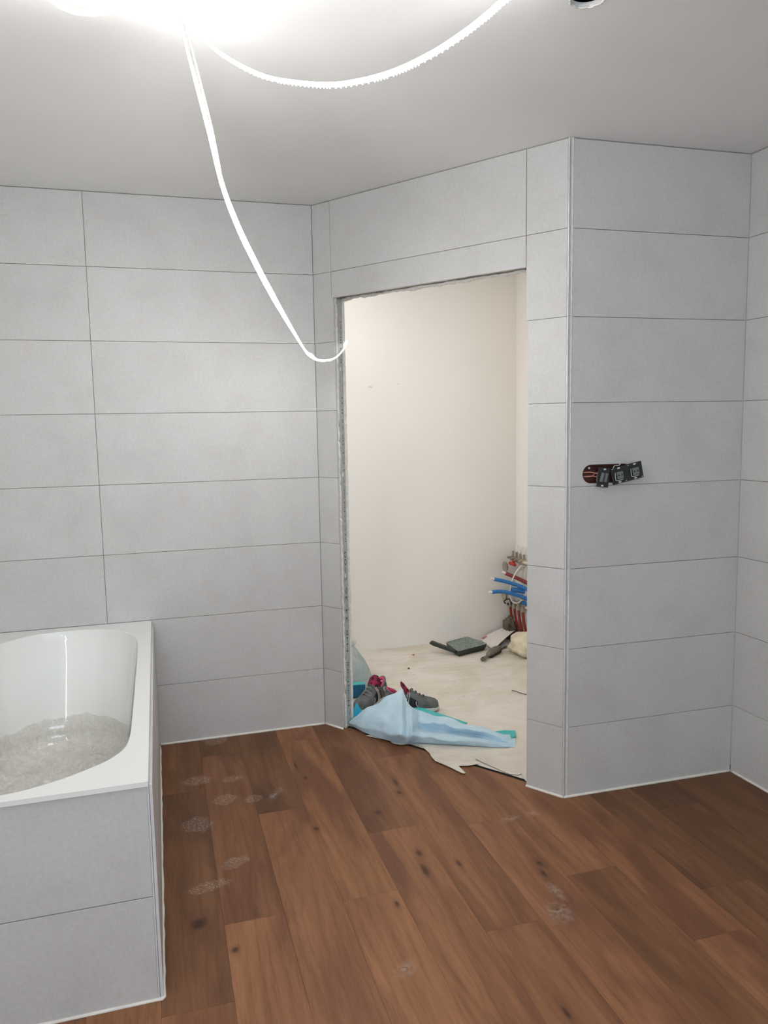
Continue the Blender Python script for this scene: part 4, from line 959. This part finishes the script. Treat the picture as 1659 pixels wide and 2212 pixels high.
# offcut and crumbs on the floor
cable([(1.030, 0.100, 0.009), (1.045, 0.070, 0.012), (1.052, 0.055, 0.010), (1.075, 0.020, 0.009)], 0.0022, 'short dark wire offcut lying on the white sheet', simple('dark_wire', S(80, 66, 52), 0.8))
def crumb(loc, s, mat, label):
    bm = bmesh.new(); bmesh.ops.create_icosphere(bm, subdivisions=1, radius=s)
    for q in bm.verts: q.co *= 1 + 0.35 * noise.noise(q.co * 90 + Vector(loc)); q.co.z *= 0.5
    tag(link('crumb', bm, mat, loc=(loc[0], loc[1], loc[2] + s * 0.5)), label, 'debris')
crumb((0.636, 0.644, 0.004), 0.007, simple('dark_crumb', S(60, 52, 46), 0.9), 'dark crumb on the white sheet below the dustpan handle')
crumb((0.745, 0.881, 0.004), 0.008, simple('red_crumb', S(176, 100, 92), 0.9), 'reddish crumb on the white sheet near the far wall')

# ------------------------------------------------------------------ wall box with the hanging switch and socket inserts
def on_c(u, dep, z):
    d = (C1 - C0).normalized(); return Vector((C0.x + d.x * u + d.y * dep * 1.0, C0.y + d.y * u - d.x * dep, z))     # dep > 0 into the room
REDBOX = simple('reddish_wall_box', S(84, 46, 38), 0.6); DKM = simple('black_steel_plate', S(40, 46, 44), 0.42, 0.25, 0.05, 60, 0.1); GRI = simple('grey_insert', S(104, 112, 112), 0.45); COPPER = simple('pinkish_wire', S(206, 134, 118), 0.5); SLOT = simple('wall_seen_through_slot', S(196, 197, 196), 0.7)
ang = math.atan2((C1 - C0).y, (C1 - C0).x)
o0 = on_c(0.167, 0.0, 1.229)
wbx = tag(empty('wall_box', o0, ang), 'reddish flush wall box behind the hanging switch inserts', 'electrical box')
ST2 = [(x - 0.167, z - 1.229) for x, z in stadium(0.099, 0.235, 1.229, 0.0335)]
ST3 = [(x - 0.167, z - 1.229) for x, z in stadium(0.099, 0.235, 1.229, 0.0315)]
bm = bmesh.new(); holed(bm, ST2, [ST3], 0.0015, 0.046); link('box_rim', bm, REDBOX, wbx)
bm = bmesh.new(); prism(bm, ST2, 0.0462, 0.0500); link('box_base', bm, REDBOX, wbx)
for k_, pts in enumerate(([(-0.098, 0.040, 0.004), (-0.095, 0.010, 0.006), (-0.070, -0.006, 0.007), (-0.045, -0.012, 0.000)], [(-0.098, 0.042, -0.006), (-0.092, 0.008, -0.008), (-0.070, -0.006, -0.007), (-0.048, -0.012, -0.010)], [(-0.08, 0.044, -0.015), (-0.062, 0.01, -0.010), (-0.052, -0.006, 0.004), (-0.048, -0.012, -0.002)])):
    bm = bmesh.new(); tube(bm, spline(pts, 6), 0.0016, 6); link('wire', bm, COPPER, wbx, smooth=True)
bm = bmesh.new(); tube(bm, [(-0.072, 0.004, 0.022), (-0.072, 0.010, 0.022)], 0.004, 8); link('screw', bm, SLOT, wbx)
def insert(name, u, z, w_, h, roll, yaw, label, kind):
    p = on_c(u, 0.022, z); t = tag(empty(name, p), label, 'electrical fitting'); t.rotation_euler = (0, roll, ang + yaw)
    y0 = 0.0
    bm = bevelled(boxes(((-w_ / 2, -0.001, -h / 2), (w_ / 2, 0.001, h / 2))), 0.0006, 1); pl0 = link('mounting_plate', bm, DKM, t)
    n_ = 1 if kind == 'switch' else 2
    for i in range(n_):
        cx_ = 0 if n_ == 1 else (-0.0335 + 0.067 * i) * (w_ / 0.130)
        link('body', bevelled(boxes(((cx_ - 0.019, 0.0012, -0.019), (cx_ + 0.019, 0.016, 0.019))), 0.002, 1), GRI, t)
        for s_ in (-1, 1):
            bm = bmesh.new(); prism(bm, [(0.0062 * math.cos(a), 0.0032 * math.sin(a)) for a in [2 * PI * j / 14 for j in range(14)]], -0.0016, -0.0011); link('fixing_slot', bm, SLOT, t, loc=(cx_ + s_ * 0.002, 0, s_ * (h / 2 - 0.0055)))
        if kind == 'switch':
            for s_ in (-1, 1):
                bm = bevelled(boxes(((-0.0055, -0.009, -0.017), (0.0055, -0.001, 0.017))), 0.0025, 2); rk = link('rocker', bm, GRI, t, loc=(s_ * 0.0085 - 0.001, 0, 0)); rk.rotation_euler = (0, 0.14, 0)
        else:
            fr_ = link('insert_frame', bevelled(boxes(((-0.0205, -0.004, -0.021), (0.0205, -0.001, 0.021))), 0.001, 1), DKM, t, loc=(cx_, 0, 0))
            pk = link('socket_core', bevelled(boxes(((-0.013, -0.009, -0.014), (0.013, -0.004, 0.013))), 0.0025, 2), GRI, t, loc=(cx_, 0, 0))
            for s_ in (-1, 1):
                bm = bmesh.new(); tube(bm, [(s_ * 0.0065, -0.0096, 0.0), (s_ * 0.0065, -0.0090, 0.0)], 0.0034, 10); link('pin_hole', bm, DARKGAP, pk)
            bm = bmesh.new(); tube(bm, spline([(-0.017, -0.0048, 0.012), (-0.019, -0.0048, -0.010), (-0.014, -0.0048, -0.018), (0.012, -0.0048, -0.0175)], 4), 0.0012, 6); link('metal_clip', bm, SLOT, fr_, smooth=True)
            for sx_, sz_ in ((-1, 1), (1, -1)):
                bm = bmesh.new(); tube(bm, [(sx_ * 0.0245, -0.0024, sz_ * 0.026), (sx_ * 0.0245, -0.0010, sz_ * 0.026)], 0.0018, 8); link('rivet', bm, SLOT, pl0, loc=(cx_, 0, 0))
    return t
insert('switch_insert', 0.1370, 1.2165, 0.052, 0.071, 0.12, 0.12, 'black double rocker switch insert hanging from the wall box', 'switch')
insert('socket_insert', 0.2350, 1.2300, 0.126, 0.062, -0.205, -0.05, 'black double socket insert hanging tilted out of the wall', 'socket')
bm = bmesh.new(); tube(bm, spline([(0, 0, 0), (0.002, -0.004, 0.010), (0.020, -0.005, 0.012), (0.026, -0.005, 0.017), (0.022, -0.005, 0.019)], 6), 0.0014, 6)
tag(link('wire', bm, SLOT, loc=on_c(0.172, 0.030, 1.248), rot=(0, 0, ang), smooth=True), 'short bare wire bent over the top of the double socket insert', 'wire')
